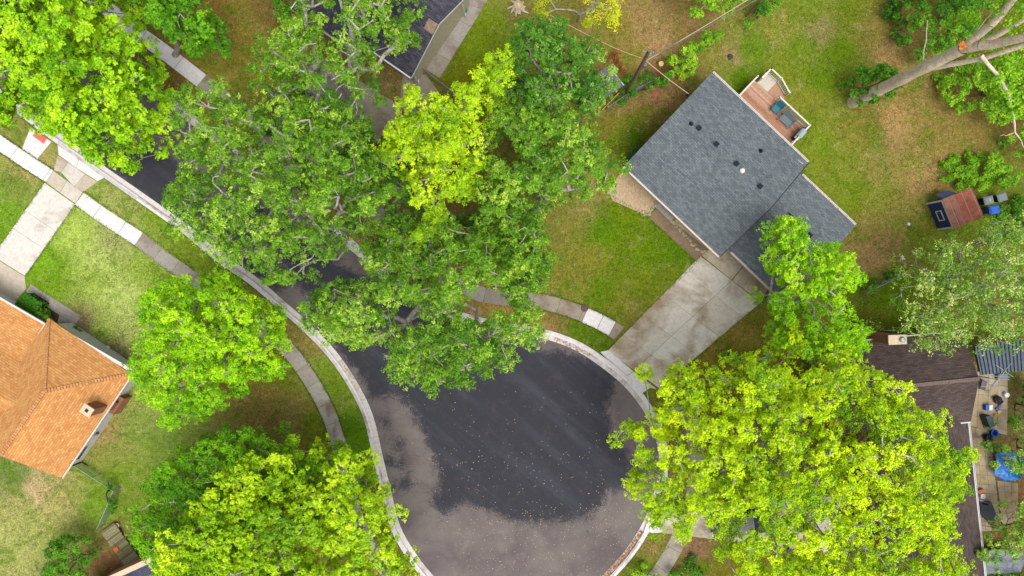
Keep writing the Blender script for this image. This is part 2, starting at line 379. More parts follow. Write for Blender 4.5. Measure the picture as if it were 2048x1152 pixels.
def lawnmat():
    m, nt, b = newmat('lawn grass'); pos = geo(nt); a = attr(nt, 'lawn').outputs['Color']
    n1 = noise_n(nt, .9, 6, .75, pos, .6); n2 = noise_n(nt, 3.2, 6, .82, pos, .5); n3 = noise_n(nt, 9, 5, .85, pos)
    n4 = noise_n(nt, .4, 6, .7, pos, 1.2); n5 = noise_n(nt, 1.7, 6, .8, pos, 1.0)
    a = mix(nt, a, mix(nt, a, C(188,172,122), .55), ramp(nt, n1, [(.56, g1(0)), (.7, g1(.8))]))
    a = mix(nt, a, mix(nt, a, C(84,122,5), .6), ramp(nt, n4, [(.5, g1(0)), (.64, g1(1))]))
    a = mix(nt, a, mix(nt, a, C(160,148,100), .45), ramp(nt, n5, [(.56, g1(0)), (.68, g1(.9))]))
    a = mix(nt, a, ramp(nt, n2, [(.36, g1(.62)), (.5, g1(1)), (.64, g1(1.3))]), 1.0, 'MULTIPLY')
    a = mix(nt, a, ramp(nt, n3, [(.36, g1(.6)), (.5, g1(1)), (.66, g1(1.6))]), 1.0, 'MULTIPLY')
    sp = noise_n(nt, 6.5, 2, .5, pos); a = mix(nt, a, C(225,212,180), ramp(nt, sp, [(.73, g1(0)), (.78, g1(.8))]))
    nt.links.new(a, b.inputs['Base Color']); b.inputs['Roughness'].default_value = .95; b.inputs['Specular IOR Level'].default_value = .05
    bump(nt, b, mth(nt, 'ADD', n3, n2), .05, .5); return m
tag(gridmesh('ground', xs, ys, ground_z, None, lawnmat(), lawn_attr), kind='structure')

# ------------------------------------------------------------------ asphalt
SEAL = [[(430,395),(500,440),(560,520),(600,575),(625,600),(616,635),(640,665),(690,715),(725,762),(740,792),(765,797),(790,790),(822,822),(848,872),
        (872,925),(876,965),(866,1005),(880,1032),(930,1006),(975,1022),(1020,1040),(1075,1046),(1130,1042),(1172,1035),(1205,1010),(1218,980),(1252,975),(1268,940),(1255,905),(1228,872),(1214,815),(1232,765),(1222,735),(1185,716),
        (1100,700),(1000,672),(930,655),(860,632),(800,590),(760,565),(735,560),(700,540),(640,500),(560,430),(480,385)],
        [(60,190),(130,150),(200,235),(235,262),(262,284),(300,292),(335,312),(372,335),(430,395),(520,480),(585,560),(560,580),(530,572),(480,530),(380,458),(283,388),(215,340)],
        [(768,921),(795,918),(802,912),(806,928),(795,924),(770,926)],[(783,978),(798,968),(815,954),(822,968),(818,980),(800,977)],[(764,836),(771,836),(774,845),(768,845)],[(788,884),(800,884),(802,896),(790,894)]]
DK = [PP(p) for p in SEAL]
def road_attr(X, Y):
    d = np.full(X.shape, 9.0)
    for k, p in enumerate(DK): d = np.minimum(d, sdf(X, Y, p) + (0 if k < 2 else -.12))
    n = np.array([0.0]); 
    return {'seal': d}
def roadmat():
    m, nt, b = newmat('asphalt'); pos = geo(nt); d = attr(nt, 'seal').outputs['Fac']
    nz = noise_n(nt, 1.3, 7, .8, pos, .8); nf = noise_n(nt, 14, 5, .8, pos)
    q = mth(nt, 'ADD', d, mth(nt, 'MULTIPLY', mth(nt, 'SUBTRACT', nz, .5), 3.0))
    q = mth(nt, 'ADD', q, mth(nt, 'MULTIPLY', mth(nt, 'SUBTRACT', nf, .5), 3.2))
    f = ramp(nt, mth(nt, 'ADD', mth(nt, 'MULTIPLY', q, .8), .5), [(.3, g1(0)), (.75, g1(1))])
    mp0 = nt.nodes.new('ShaderNodeMapping'); mp0.inputs['Rotation'].default_value = (0, 0, math.radians(40)); nt.links.new(pos, mp0.inputs['Vector'])
    mp = nt.nodes.new('ShaderNodeMapping'); mp.inputs['Scale'].default_value = (.07, .75, 1); nt.links.new(mp0.outputs[0], mp.inputs['Vector']); streak = noise_n(nt, 1.0, 5, .6, mp.outputs[0])
    dk = mix(nt, C(52,53,61), C(76,79,91), ramp(nt, streak, [(.48, g1(0)), (.74, g1(.7))]))
    dk = mix(nt, dk, C(86,76,80), ramp(nt, noise_n(nt, .9, 5, .8, pos), [(.52, g1(0)), (.7, g1(.5))]))
    big = noise_n(nt, .35, 5, .65, pos, .5)
    lt = mix(nt, C(103,93,93), C(129,120,115), ramp(nt, big, [(.35, g1(0)), (.65, g1(1))]))
    lt = mix(nt, lt, C(108,94,98), ramp(nt, noise_n(nt, 1.1, 4, .7, pos), [(.5, g1(0)), (.75, g1(.5))]))
    vo = nt.nodes.new('ShaderNodeTexVoronoi'); vo.feature = 'DISTANCE_TO_EDGE'; vo.inputs['Scale'].default_value = .22
    wv = nt.nodes.new('ShaderNodeMix'); wv.data_type = 'VECTOR'; nt.links.new(pos, wv.inputs[4]); wn_ = nt.nodes.new('ShaderNodeTexNoise'); wn_.inputs['Scale'].default_value = .9; wn_.inputs['Detail'].default_value = 5; nt.links.new(pos, wn_.inputs['Vector'])
    nt.links.new(wn_.outputs['Color'], wv.inputs[5]); wv.inputs[0].default_value = .55; nt.links.new(wv.outputs[1], vo.inputs['Vector'])
    lt = mix(nt, lt, C(84,76,76), ramp(nt, vo.outputs['Distance'], [(.002, g1(.28)), (.007, g1(0))]))
    a = mix(nt, dk, lt, f)
    fine = noise_n(nt, 14, 6, .9, pos)
    a = mix(nt, a, ramp(nt, fine, [(.32, g1(.7)), (.5, g1(1)), (.7, g1(1.4))]), 1.0, 'MULTIPLY')
    nt.links.new(a, b.inputs['Base Color']); b.inputs['Roughness'].default_value = .85; b.inputs['Specular IOR Level'].default_value = .25
    bump(nt, b, fine, .01, .5); return m
rx = np.concatenate([[-60,-55], np.arange(-50, 13.01, .16)]); ry = np.arange(-26.5, 45, .16)
tag(gridmesh('road', rx, ry, lambda X, Y: np.zeros(X.shape)+ZR, lambda X, Y: sdf(X, Y, road_poly) < -.02, roadmat(), road_attr), kind='structure')

# kerb and gutter: gutter pan next to the asphalt, kerb behind it
CURB = concrete('kerb concrete', C(190,180,172), C(150,128,105), C(236,230,230), .5, .7, .9)
def strip(name, line, d0, d1, z0a, z1a, z1b, mat, seg=3.0, newfn=None, gap=.02):
    """slabs along a line between offsets; top goes from z1a at d0 to z1b at d1"""
    L = np.cumsum([0]+[math.dist(line[i], line[i+1]) for i in range(len(line)-1)])
    a = offset(line, d0); b = offset(line, d1); mb = MB(); i = 0; n = len(line); k = 0
    while i < n-1:
        j = i+1
        while j < n-1 and L[j]-L[i] < seg: j += 1
        mb.ct = newfn(line[(i+j)//2], k) if newfn else rnd.random()*.8
        seg_a = a[i:j+1]; seg_b = b[i:j+1]; m = len(seg_a)
        def sh(pa, pb): 
            return (pa[0]+(pb[0]-pa[0])*gap, pa[1]+(pb[1]-pa[1])*gap)
        if m >= 2:
            seg_a = [seg_a[0] if gap == 0 else tuple(np.array(seg_a[0])+(np.array(seg_a[1])-np.array(seg_a[0]))*min(gap/ max(math.dist(seg_a[0], seg_a[1]), .01), .4))]+seg_a[1:]
            seg_b = [seg_b[0] if gap == 0 else tuple(np.array(seg_b[0])+(np.array(seg_b[1])-np.array(seg_b[0]))*min(gap/ max(math.dist(seg_b[0], seg_b[1]), .01), .4))]+seg_b[1:]
        vs = [(x, y, z1a) for x, y in seg_a]+[(x, y, z1b) for x, y in seg_b]+[(x, y, z0a) for x, y in seg_a]+[(x, y, z0a) for x, y in seg_b]
        fs = []
        for t in range(m-1):
            fs += [(t, t+1, m+t+1, m+t), (2*m+t, 2*m+t+1, t+1, t), (m+t, m+t+1, 3*m+t+1, 3*m+t)]
        fs += [(0, m, 3*m, 2*m), (m-1, 3*m-1, 4*m-1, 2*m-1)]
        # make the top face upward
        A0 = np.array(seg_a[0]); A1 = np.array(seg_a[1]); B0 = np.array(seg_b[0])
        if np.cross(A1-A0, B0-A0) < 0: fs = [f[::-1] for f in fs]
        mb.add(vs, fs); i = j; k += 1
    return tag(mb.build(name, mat), kind='structure')
# outer side of the road: the line runs down the left, round the bulb and back, so outside is to its right
GUT = concrete('gutter concrete', C(205,192,182), C(160,136,112), C(230,222,218), .45, .72, 1.3)
nw = lambda p, k: 1.0 if (p[0] < -27) or rnd.random() < .45 else .5+rnd.random()*.4
strip('gutter', edge, .04, -.36, -.1, .012, .0, GUT, 3.1, nw)
strip('kerb', edge, -.36, -.50, -.14, .11, .15, CURB, 3.1, lambda p, k: 1.0 if rnd.random() < .7 else .8)
strip('kerb_back', edge, -.503, -.72, -.14, .149, .13, CURB, 3.1, lambda p, k: 1.0 if rnd.random() < .6 else .7)

# ------------------------------------------------------------------ sidewalks and driveways
CON = concrete('walk concrete', C(158,145,128), C(120,98,74), C(240,234,234), .5, .72, .6)
DRV = concrete('driveway concrete', C(204,186,154), C(154,128,92), C(238,232,230), .47, .64, .28)
DRVL = concrete('old driveway concrete', C(204,188,166), C(148,118,92), C(238,232,230), .5, .72, .3)
def walk(name, pts, w, mat, seg, newfn=None, z=.118):
    line = catmull(PP(pts), False, 6)
    return strip(name, line, w/2, -w/2, .02, z, z, mat, seg, newfn, .035)
walk('sidewalk', [(-120,206),(0,286),(50,320),(101,353)], 1.14, CON, 3.0, lambda p, k: 1.0)
walk('sidewalk', [(160,397),(205,430),(279,478)], 1.18, CON, 1.7, lambda p, k: 1.0)
walk('sidewalk', [(279,478),(325,515),(380,553),(440,600),(520,655),(580,702),(627,768),(658,828),(676,880),(684,915),(697,975),(715,1040),(745,1100),(790,1160)], 1.18, CON, 1.6, lambda p, k: .25+.5*rnd.random())
walk('sidewalk', [(-60,-180),(120,-50),(215,17),(248,46),(330,105),(404,162)], 1.2, CON, 3.0, lambda p, k: 1.0)
walk('sidewalk', [(404,162),(430,183),(480,221),(540,266),(620,324),(700,382),(780,450),(830,505),(880,548),(930,574),(969,590),(1024,596),(1060,600),(1100,607),(1150,622),(1169,630)], 1.2, CON, 1.8, lambda p, k: rnd.random()*.6, .116)
walk('sidewalk', [(1169,630),(1200,644),(1224,657)], 1.25, CON, 1.2, lambda p, k: 1.0, .119)
walk('sidewalk', [(1224,657),(1238,667)], 1.25, CON, 1.2, lambda p, k: .1, .117)
walk('sidewalk', [(1290,1185),(1340,1110),(1372,1040),(1392,960),(1388,870),(1360,800)], 1.25, CON, 1.8, lambda p, k: rnd.random()*.4)
def slabs(name, quads, mat, z=.123, kind='structure'):
    mb = MB()
    for q, t in quads:
        mb.ct = t; pts = PP(q); c = np.mean(pts, 0); 
        pts = [tuple(np.array(p)+(c-np.array(p))*min(.016/max(math.dist(p, c), .01), .3)) for p in pts]
        mb.prism(pts, .02, z)
    return tag(mb.build(name, mat), kind=kind)
def grid_quads(a, b, c, d, nu, nv, tf=None):
    """a-b is the first edge (u), d-c the opposite; v goes a->d"""
    L = lambda p, q, t: (p[0]+(q[0]-p[0])*t, p[1]+(q[1]-p[1])*t); out = []
    us = nu if isinstance(nu, list) else [i/nu for i in range(nu+1)]; vs = nv if isinstance(nv, list) else [i/nv for i in range(nv+1)]
    for i in range(len(us)-1):
        for j in range(len(vs)-1):
            g = lambda u, v: L(L(a, b, u), L(d, c, u), v)
            out.append(([g(us[i], vs[j]), g(us[i+1], vs[j]), g(us[i+1], vs[j+1]), g(us[i], vs[j+1])], tf(i, j) if tf else .3+.5*rnd.random()))
    return out
# driveway of the grey house
slabs('driveway', grid_quads((1400,512),(1520,606),(1318,776),(1214,702), [0,.52,1], [0,.17,.4,.62,.83,1], lambda i, j: .45+.35*rnd.random())
      + [([(1401,510),(1424,494),(1462,496),(1492,524),(1462,560)], .3), ([(1463,561),(1493,525),(1538,570),(1522,604)], .4), ([(1216,703),(1200,704),(1262,770),(1314,778)], .4)], DRV)
slabs('driveway_apron', [([(1200,703),(1216,700),(1266,742),(1254,750)], 1.0), ([(1254,751),(1267,743),(1300,775),(1278,790)], 1.0)], CURB, .156)
# ramp, tactile pad and driveway of the orange-roofed house
slabs('curb_ramp', [([(63,256),(105,284),(76,319),(46,298)], 1.0), ([(117,290),(160,318),(154,336),(119,310)], 1.0), ([(160,318),(215,354),(197,363),(154,336)], 1.0)], CON, .127)
slabs('tactile_paving', [([(72,265),(97,277),(90,289),(67,272)], .5)], M['red'], .136)
slabs('driveway', [([(118,311),(138,325),(124,345),(109,341)], .2), ([(138,325),(172,349),(150,374),(124,345)], .6), ([(172,349),(197,364),(168,384),(150,374)], .1),
      ([(94,364),(109,342),(136,362),(122,386)], .2), ([(122,386),(136,362),(167,385),(153,407)], .5)]
      + grid_quads((91,366),(152,409),(52,552),(-12,512), 1, [0,.38,.62,1], lambda i, j: .8) + [([(-12,513),(52,553),(54,578),(36,600),(22,612),(-90,620),(-90,560)], .2)], DRVL, .125)
slabs('garden_path', [([(64,568),(102,593),(94,612),(52,586)], .5), ([(102,593),(166,633),(152,650),(94,612)], .4), ([(121,630),(152,650),(140,664),(110,668)], .6)], CON, .135)
# house at the top: drive hidden by the oaks, side path
slabs('driveway', grid_quads((640,112),(805,215),(640,450),(490,320), 2, 4, lambda i, j: .1+.3*rnd.random()) + [([(805,150),(852,150),(878,185),(845,240),(800,215)], .1)], CON, .121)
slabs('side_path', grid_quads((846,137),(880,157),(985,-14),(946,-30), 1, 5, lambda i, j: .15+.4*rnd.random()), CON, .13)
slabs('front_walk', grid_quads((1312,418),(1295,433),(1392,523),(1416,498), 1, 3, lambda i, j: .0), concrete('dark walk concrete', C(146,124,100), C(118,96,72), None), .13)  # walk concrete in a darker brown than the other paths
slabs('porch_step', [([(1318,404),(1310,415),(1340,444),(1352,434)], .6)], CON, .22)
slabs('driveway', grid_quads((1296,1010),(1300,1062),(1700,1110),(1700,990), 4, 2, lambda i, j: .3+.4*rnd.random()), DRV, .124)
slabs('driveway_apron', [([(1303,1008),(1325,990),(1322,1064),(1286,1066)], 1.0)], CURB, .156)
PAV = concrete('patio pavers', C(172,152,112), C(132,108,76), None, .52, .75, .8)
slabs('patio', grid_quads((1938,742),(2014,748),(2012,870),(1932,850), 4, 5, lambda i, j: rnd.random()*.5) + grid_quads((1934,852),(1978,860),(2000,1060),(1955,1062), 3, 11, lambda i, j: rnd.random()*.4)
      + grid_quads((1992,960),(2034,965),(2034,1040),(2003,1050), 3, 4, lambda i, j: rnd.random()*.4), PAV, .12)
# painted crossing bar on the asphalt
tag(MB().prism(PP([(117,266),(124,272),(142,240),(136,236)]), .002, .006).build('road_marking', M['white']), kind='structure')
# gravel and planting beds
GRAV = None
def gravelmat(name, a_, b_):
    m, nt, b = newmat(name); pos = geo(nt)
    v = nt.nodes.new('ShaderNodeTexVoronoi'); v.inputs['Scale'].default_value = 16; nt.links.new(pos, v.inputs['Vector'])
    c = mix(nt, a_, b_, mth(nt, 'ADD', v.outputs['Color'], 0.0)); nt.links.new(c, b.inputs['Base Color']); b.inputs['Roughness'].default_value = .95
    bump(nt, b, v.outputs['Distance'], .03, .7); return m
GRAV = gravelmat('tan gravel', C(178,148,110), C(222,198,162))
tag(MB().prism(PP([(1216,384),(1236,352),(1262,338),(1318,404),(1298,430),(1262,418),(1226,402)]), .03, .115).build('gravel_bed', GRAV), kind='structure')
tag(MB().prism(PP([(1341,446),(1354,436),(1420,493),(1404,508)]), .03, .125).build('planting_bed', GRAV), kind='structure')
tag(MB().prism(PP([(56,584),(96,612),(138,640),(112,668),(20,620)]), .03, .112).build('planting_bed', M['soil']), kind='structure')

# ------------------------------------------------------------------ houses
def unit(a, b):
    d = math.hypot(b[0]-a[0], b[1]-a[1]); return ((b[0]-a[0])/d, (b[1]-a[1])/d), d
class Fr:
    def __init__(s, a, b, across=None):
        s.o = a; s.u, s.L = unit(a, b); s.v = (-s.u[1], s.u[0])
    def w(s, a, b, z=0): return (s.o[0]+s.u[0]*a+s.v[0]*b, s.o[1]+s.u[1]*a+s.v[1]*b, z)
def gable_roof(mb, f, L, W, ze, zr, th=.16, hip0=0.0, hip1=0.0, a0=0.0, b0=0.0, ridge=.5):
    """rectangle a0..a0+L, b0..b0+W in frame f with the ridge along u; hips as lengths"""
    R = b0+W*ridge; w = f.w; A1 = a0+L; B1 = b0+W
    if hip0 == 0 and hip1 == 0:
        t = [w(a0,b0,ze), w(A1,b0,ze), w(A1,R,zr), w(a0,R,zr), w(A1,B1,ze), w(a0,B1,ze)]
        l = [(x, y, z-th) for x, y, z in t]
        mb.add(t+l, [(0,1,2,3),(3,2,4,5),(9,8,7,6),(11,10,8,9),(0,6,7,1),(5,4,10,11),(0,3,9,6),(3,5,11,9),(1,7,8,2),(2,8,10,4)])
    else:
        t = [w(a0,b0,ze), w(A1,b0,ze), w(A1,B1,ze), w(a0,B1,ze), w(a0+hip0,R,zr), w(A1-hip1,R,zr)]
        l = [(x, y, z-th) for x, y, z in t]
        mb.add(t+l, [(0,1,5,4),(1,2,5),(2,3,4,5),(3,0,4),(9,8,7,6),(0,6,7,1),(1,7,8,2),(2,8,9,3),(3,9,6,0)])
    return mb
def walls(mb, f, a0, a1, b0, b1, z1, ridge_z=None, ends=(True, True)):
    mb.obox((f.w(a0, b0)[0], f.w(a0, b0)[1]), f.u, 0, a1-a0, 0, b1-b0, -.1, z1)
    if ridge_z:
        m = (b0+b1)/2
        w = f.w; e = .002
        mb.add([w(a0,b0,z1+e), w(a0,b1,z1+e), w(a0,m,ridge_z), w(a1,b0,z1+e), w(a1,b1,z1+e), w(a1,m,ridge_z)], [(0,2,1),(3,4,5),(0,3,5,2),(1,2,5,4),(0,1,4,3)])
    return mb
def gutter(f, a0, a1, b, z, side, root, hang=.62):
    """trough beyond the eave at offset b (side +1 or -1 away from the roof)"""
    w = .11
    o = f.w(0, b); lo, hi = (0, w) if side > 0 else (-w, 0)
    g = MB(); g.obox(o, f.u, a0, a1, lo, hi, z-.12, z-.10)
    if side > 0: g.obox(o, f.u, a0, a1, w, w+.045, z-.12, z+.0)
    else: g.obox(o, f.u, a0, a1, -w-.045, -w, z-.12, z+.0)
    h = g; a = a0+.2
    while a < a1 and hang < 50:
        h.obox(o, f.u, a, a+.05, lo-.02 if side < 0 else lo, hi+.02 if side > 0 else hi, z-.02, z+.015); a += hang
    return g.build('gutter', M['rail'], root)
def window(f, a, b, z, w_, h, axis, root, out):
    """window on a wall: axis 'u' wall runs along u at offset b; axis 'v' wall runs along v at offset a"""
    fr = MB(); gl = MB(); t = .06
    if axis == 'u':
        o = f.w(a, b); u = f.u; d0, d1 = (0.002, .05) if out > 0 else (-.05, -.002)
    else:
        o = f.w(a, b); u = f.v; d0, d1 = (-.05, -.002) if out > 0 else (.002, .05)
    fr.obox(o, u, -w_/2-t, w_/2+t, d0, d1, z-t, z+h+t)
    k = .01 if d1 > .01 else -.01
    gl.obox(o, u, -w_/2, w_/2, (d1 if k > 0 else d0-.01), (d1+.01 if k > 0 else d0), z, z+h)
    fo = fr.build('window', M['white'], root); gl.build('pane', M['glass'], fo)
def roofz(f, x, y, L, W, ze, zr, b0=0.0, ridge=.5):
    b = (x-f.o[0])*f.v[0]+(y-f.o[1])*f.v[1]-b0; R = W*ridge
    return ze+(zr-ze)*(b/R if b < R else (W-b)/(W-R))
def boxvent(root, f, px, py, zfun, s=.3, name='roof_vent', mat='vent'):
    z = 4.0
    for _ in range(4): x, y = P(px, py, z); z = zfun(x, y)
    mb = MB(); o = (x, y)
    mb.obox(o, f.u, -s/2, s/2, -s/2, s/2, z-.1, z+.16)
    mb.obox(o, f.u, -s*.72, s*.72, -s*.72, s*.72, z+.161, z+.19)
    vo = mb.build(name, M[mat], root); return x, y, z
def pipe(root, px, py, zfun, r=.06, h=.35, mat='white', name='vent_pipe', collar='white', flash=.0):
    z = 4.0
    for _ in range(4): x, y = P(px, py, z); z = zfun(x, y)
    mb = MB(); mb.lathe(x, y, [(r*2.4, z-.1), (r*2.4, z+.03), (r*1.1, z+.09), (r, z+h)], 12)
    o = mb.build(name, M[mat], root, smooth=False)
    k = MB(); k.lathe(x, y, [(r*.72, z+h+.001), (r*.7, z+h+.012)], 10); k.build('opening', M['black'], o)

# -- grey-roofed house
ZE = 2.95; ZRG = 4.35
A_, B_, D_ = P(1250, 333, ZE), P(1442, 514, ZE), P(1423, 143, ZE)
f = Fr(A_, B_); Lg = f.L; Wg = 10.15 
Wg = (D_[0]-A_[0])*f.v[0]+(D_[1]-A_[1])*f.v[1]
shear = (D_[0]-A_[0])*f.u[0]+(D_[1]-A_[1])*f.u[1]
root = empty('ranch_house', f.w(Lg/2, Wg/2), 'wide grey-shingled house with a low gabled roof and a lower garage roof', 'house')
f.o = f.w(shear/2, 0)[:2]
mb = gable_roof(MB(), f, Lg, Wg, ZE, ZRG); r1 = mb.build('roof', M['grey'], root)
ow = walls(MB(), f, .45, Lg-.45, .45, Wg-.45, ZE-.18, ZRG-.26).build('wall', M['wall'], root)
rzf = lambda x, y: roofz(f, x, y, Lg, Wg, ZE, ZRG)
gutter(f, .02, Lg-.02, 0, ZE-.01, -1, root); gutter(f, .02, Lg-.02, Wg, ZE-.01, 1, root, .9)
for a, b in ((1397,257),(1432,289),(1472,328),(1519,373)): boxvent(root, f, a, b, rzf, .24)
pipe(root, 1382, 248, rzf, .07, .35, 'vent'); pipe(root, 1521, 302, rzf, .07, .35, 'vent')
z0 = 4.1; x, y = P(1483, 342, z0); zz = rzf(x, y)
MB().lathe(x, y, [(.2, zz-.1), (.2, zz+.08), (.17, zz+.16), (.09, zz+.21), (.02, zz+.22)], 16).build('roof_turbine', M['white'], root)
x, y = P(1602, 324, 3.2); MB().box(x, y, rzf(x, y)+.05, .5, .06, .05, -.7).build('antenna_bracket', M['metal'], root)
window(f, 3.0, .45, 1.0, 1.4, 1.2, 'u', root, -1); window(f, 7.6, .45, 1.0, 1.6, 1.2, 'u', root, -1)
MB().obox(f.w(5.3, .45), f.u, -.45, .45, -.05, -.003, .2, 2.2).build('door', M['brick'], root)
# garage wing (lower roof)
GA, GB = P(1463, 502, 2.5), P(1567, 603, 2.5); fg = Fr(GA, GB)
fg.u, fg.v = f.u, f.v
TL = P(1711, 451, 2.5); WG2 = (TL[0]-GA[0])*f.v[0]+(TL[1]-GA[1])*f.v[1]; LG2 = (TL[0]-GA[0])*f.u[0]+(TL[1]-GA[1])*f.u[1]
gable_roof(MB(), fg, LG2+.35, WG2, 2.5, 3.3, a0=-.35).build('garage_roof', M['grey'], root)
walls(MB(), fg, -.2, LG2-.35, .4, WG2-.4, 2.32, 3.1).build('garage_wall', M['wall'], root)
gz = lambda x, y: roofz(fg, x, y, LG2, WG2, 2.5, 3.3)
gutter(fg, 0.05, LG2-.02, 0, 2.49, -1, root); gutter(fg, -.05, LG2-.02, WG2, 2.49, 1, root, .9)
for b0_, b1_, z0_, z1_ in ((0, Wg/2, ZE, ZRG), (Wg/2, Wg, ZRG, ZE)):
    MB().obox(f.w(Lg+.002, b0_), f.v, 0, Wg/2, -.06, 0, z0_-.2, z0_+.02, (z1_-.2, z1_+.02)).build('rake_or_shadow_strip', plain('painted shadow line', C(50,54,60), .6), root)  # dark strip paints the shadow line above the lower garage roof
for a, b in ((1578,433),(1617,471)): boxvent(root, fg, a, b, gz, .27)
MB().obox(fg.w(LG2*.5, .4), fg.u, -2.2, 2.2, -.05, -.003, .12, 2.2).build('garage_door', boards('door panels', C(225,220,212), C(230,226,220), .5, .02, 10), root)

# deck behind the grey house
ZD = .95
d0, d1 = P(1507, 158, ZD), P(1606, 262, ZD); fd = Fr(d0, d1); fd.u, fd.v = f.u, f.v
dl = (d1[0]-d0[0])*f.u[0]+(d1[1]-d0[1])*f.u[1]
dw = ((d0[0]-f.o[0])*f.v[0]+(d0[1]-f.o[1])*f.v[1])-(Wg-.42)      # depth from wall to outer edge
droot = empty('deck', fd.w(dl/2, -dw/2), 'raised cedar deck with white railings and a short stair behind the grey-roofed house', 'deck')
mb = MB(); b = -dw; k = 0
while b < -.02:
    a = 0.0
    while a < dl:
        e = min(a+rnd.uniform(2.4, 4.2), dl); mb.ct = rnd.random()
        mb.obox(fd.o, fd.u, a+.004, e-.004, b+.006, min(b+.138, 0)-.002, ZD-.04, ZD+rnd.random()*.003); a = e
    b += .14
def deckplank():
    m, nt, bs = newmat('deck planks'); t = attr(nt, 'tone').outputs['Fac']
    c = ramp(nt, t, [(0, C(172,120,90)), (.5, C(196,148,118)), (1, C(212,172,146))])
    c = mix(nt, c, ramp(nt, noise_n(nt, 7, 5, .75, geo(nt)), [(.3, g1(.72)), (.7, g1(1.18))]), 1.0, 'MULTIPLY')
    nt.links.new(c, bs.inputs['Base Color']); bs.inputs['Roughness'].default_value = .8; return m
DP = deckplank()
mb.build('deck_boards', DP, droot)
mb = MB(); mb.obox(fd.o, fd.u, 0, dl, -dw, 0, ZD-.25, ZD-.045)
for a in (0.1, dl*.35, dl*.7, dl-.1):
    mb.obox(fd.w(a, -.12), fd.u, -.07, .07, -.07, .07, 0, ZD-.251)
mb.build('deck_frame', M['wood'], droot)
def railing(pts, root, base, bal=.14):
    """rail through 3-D floor points with balusters"""
    rl = MB(); bl = rl
    for i in range(len(pts)-1):
        p, q = Vector(pts[i]), Vector(pts[i+1]); u, L = unit(p, q)
        rl.obox((p.x, p.y), u, 0, L, -.055, .055, p.z+.95, p.z+1.0, (q.z+.95, q.z+1.0))
        rl.obox((p.x, p.y), u, 0, L, -.03, .03, p.z+.12, p.z+.17, (q.z+.12, q.z+.17))
        n = max(int(L/bal), 1)
        for k in range(1, n):
            c = p.lerp(q, k/n); bl.obox((c.x, c.y), u, -.02, .02, -.02, .02, c.z+.171, c.z+.949)
    o = rl.build('railing', M['rail'], root)
    for p in pts: MB().box(p[0], p[1], p[2]+.53, .1, .1, 1.06).build('post', M['rail'], o)
railing([fd.w(.05, -dw+.1, ZD), fd.w(.05, -.05, ZD)], droot, 0)
railing([fd.w(2.45, -.05, ZD), fd.w(dl*.62, -.05, ZD), fd.w(dl-.05, -.05, ZD), fd.w(dl-.05, -dw+.3, ZD)], droot, 0)
st = MB(); st.obox(fd.w(.35, .002), fd.u, 0, 1.15, 0, 1.15, ZD-.1, ZD-.01); st.build('landing', plain('pale landing', C(212,204,186), .8, var=.12), droot)
stp = MB()
for k in range(5): stp.obox(fd.w(1.52+.27*k, .02), fd.u, 0, .26, .06, 1.08, ZD-.22-.16*k, ZD-.18-.16*k)
stp.build('steps', DP, droot)
railing([fd.w(.4, 1.1, ZD-.02), fd.w(1.5, 1.1, ZD-.02), fd.w(2.8, 1.1, .12)], droot, 0)
railing([fd.w(.4, .1, ZD-.02), fd.w(.4, 1.1, ZD-.02)], droot, 0, .5)
# deck furniture
def patio_chair(px, py, width, label, slat, rot, group='green patio seats on the deck', cat='patio chair', fm='teal', sm=None, z=ZD):
    x, y = P(px, py, z+.5); o = empty('patio_chair', (x, y, z+.005), label, cat, group)
    o.rotation_euler.z = rot; w = width/2
    mb = MB()
    n = 6
    if slat:
        for k in range(n): mb.box(0, -.22+.44*k/(n-1), .42, width-.06, .06, .02)
    else: mb.box(0, 0, .42, width-.06, .5, .04)
    mb.build('seat', sm or M[fm], o, local=True)
    mb = MB()
    if slat:
        for k in range(5): mb.add(*_tilt(-w+.03, w-.03, .29+.045*k, .46+.11*k, .02, .07))
    else: mb.add(*_tilt(-w+.03, w-.03, .26, .44, .25, .5))
    mb.build('backrest', sm or M[fm], o, local=True)
    mb = MB()
    for s in (-1, 1):
        mb.tube((s*w, -.3, .64), (s*w, .34, .66), .028); mb.tube((s*w, -.28, 0), (s*w, -.28, .64), .02)
        mb.tube((s*w, .28, 0), (s*w, .5, .98), .02); mb.tube((s*w, -.28, .4), (s*w, .3, .4), .015)
    mb.tube((-w, .3, .4), (w, .3, .4), .015)
    mb.build('frame', M['teal'], o, local=True); return o
def _tilt(x0, x1, y, z, dy, dz):
    t = .02
    v = [(x0,y,z),(x1,y,z),(x1,y+t,z-.01),(x0,y+t,z-.01),(x0,y+dy,z+dz),(x1,y+dy,z+dz),(x1,y+dy+t,z+dz-.01),(x0,y+dy+t,z+dz-.01)]
    return v, [(3,2,1,0),(4,5,6,7),(0,1,5,4),(1,2,6,5),(2,3,7,6),(3,0,4,7)]
ang = math.atan2(f.u[1], f.u[0])
patio_chair(1553, 218, .62, 'solid teal patio chair nearest the deck stairs', False, ang)
patio_chair(1573, 241, 1.05, 'wide slatted teal bench seat beside the teal chair on the deck', True, ang, cat='patio bench', sm=plain('blue grey slats', C(110,140,150), .5))
x, y = P(1601, 268, 1.6); g = empty('barbecue_grill', (x, y, ZD+.005), 'grey lidded grill with a bright green handle cover in the deck corner', 'grill'); g.rotation_euler.z = ang-1.57
MB().box(0, 0, .4, 1.0, .5, .7).build('cabinet', M['dark'], g, local=True)
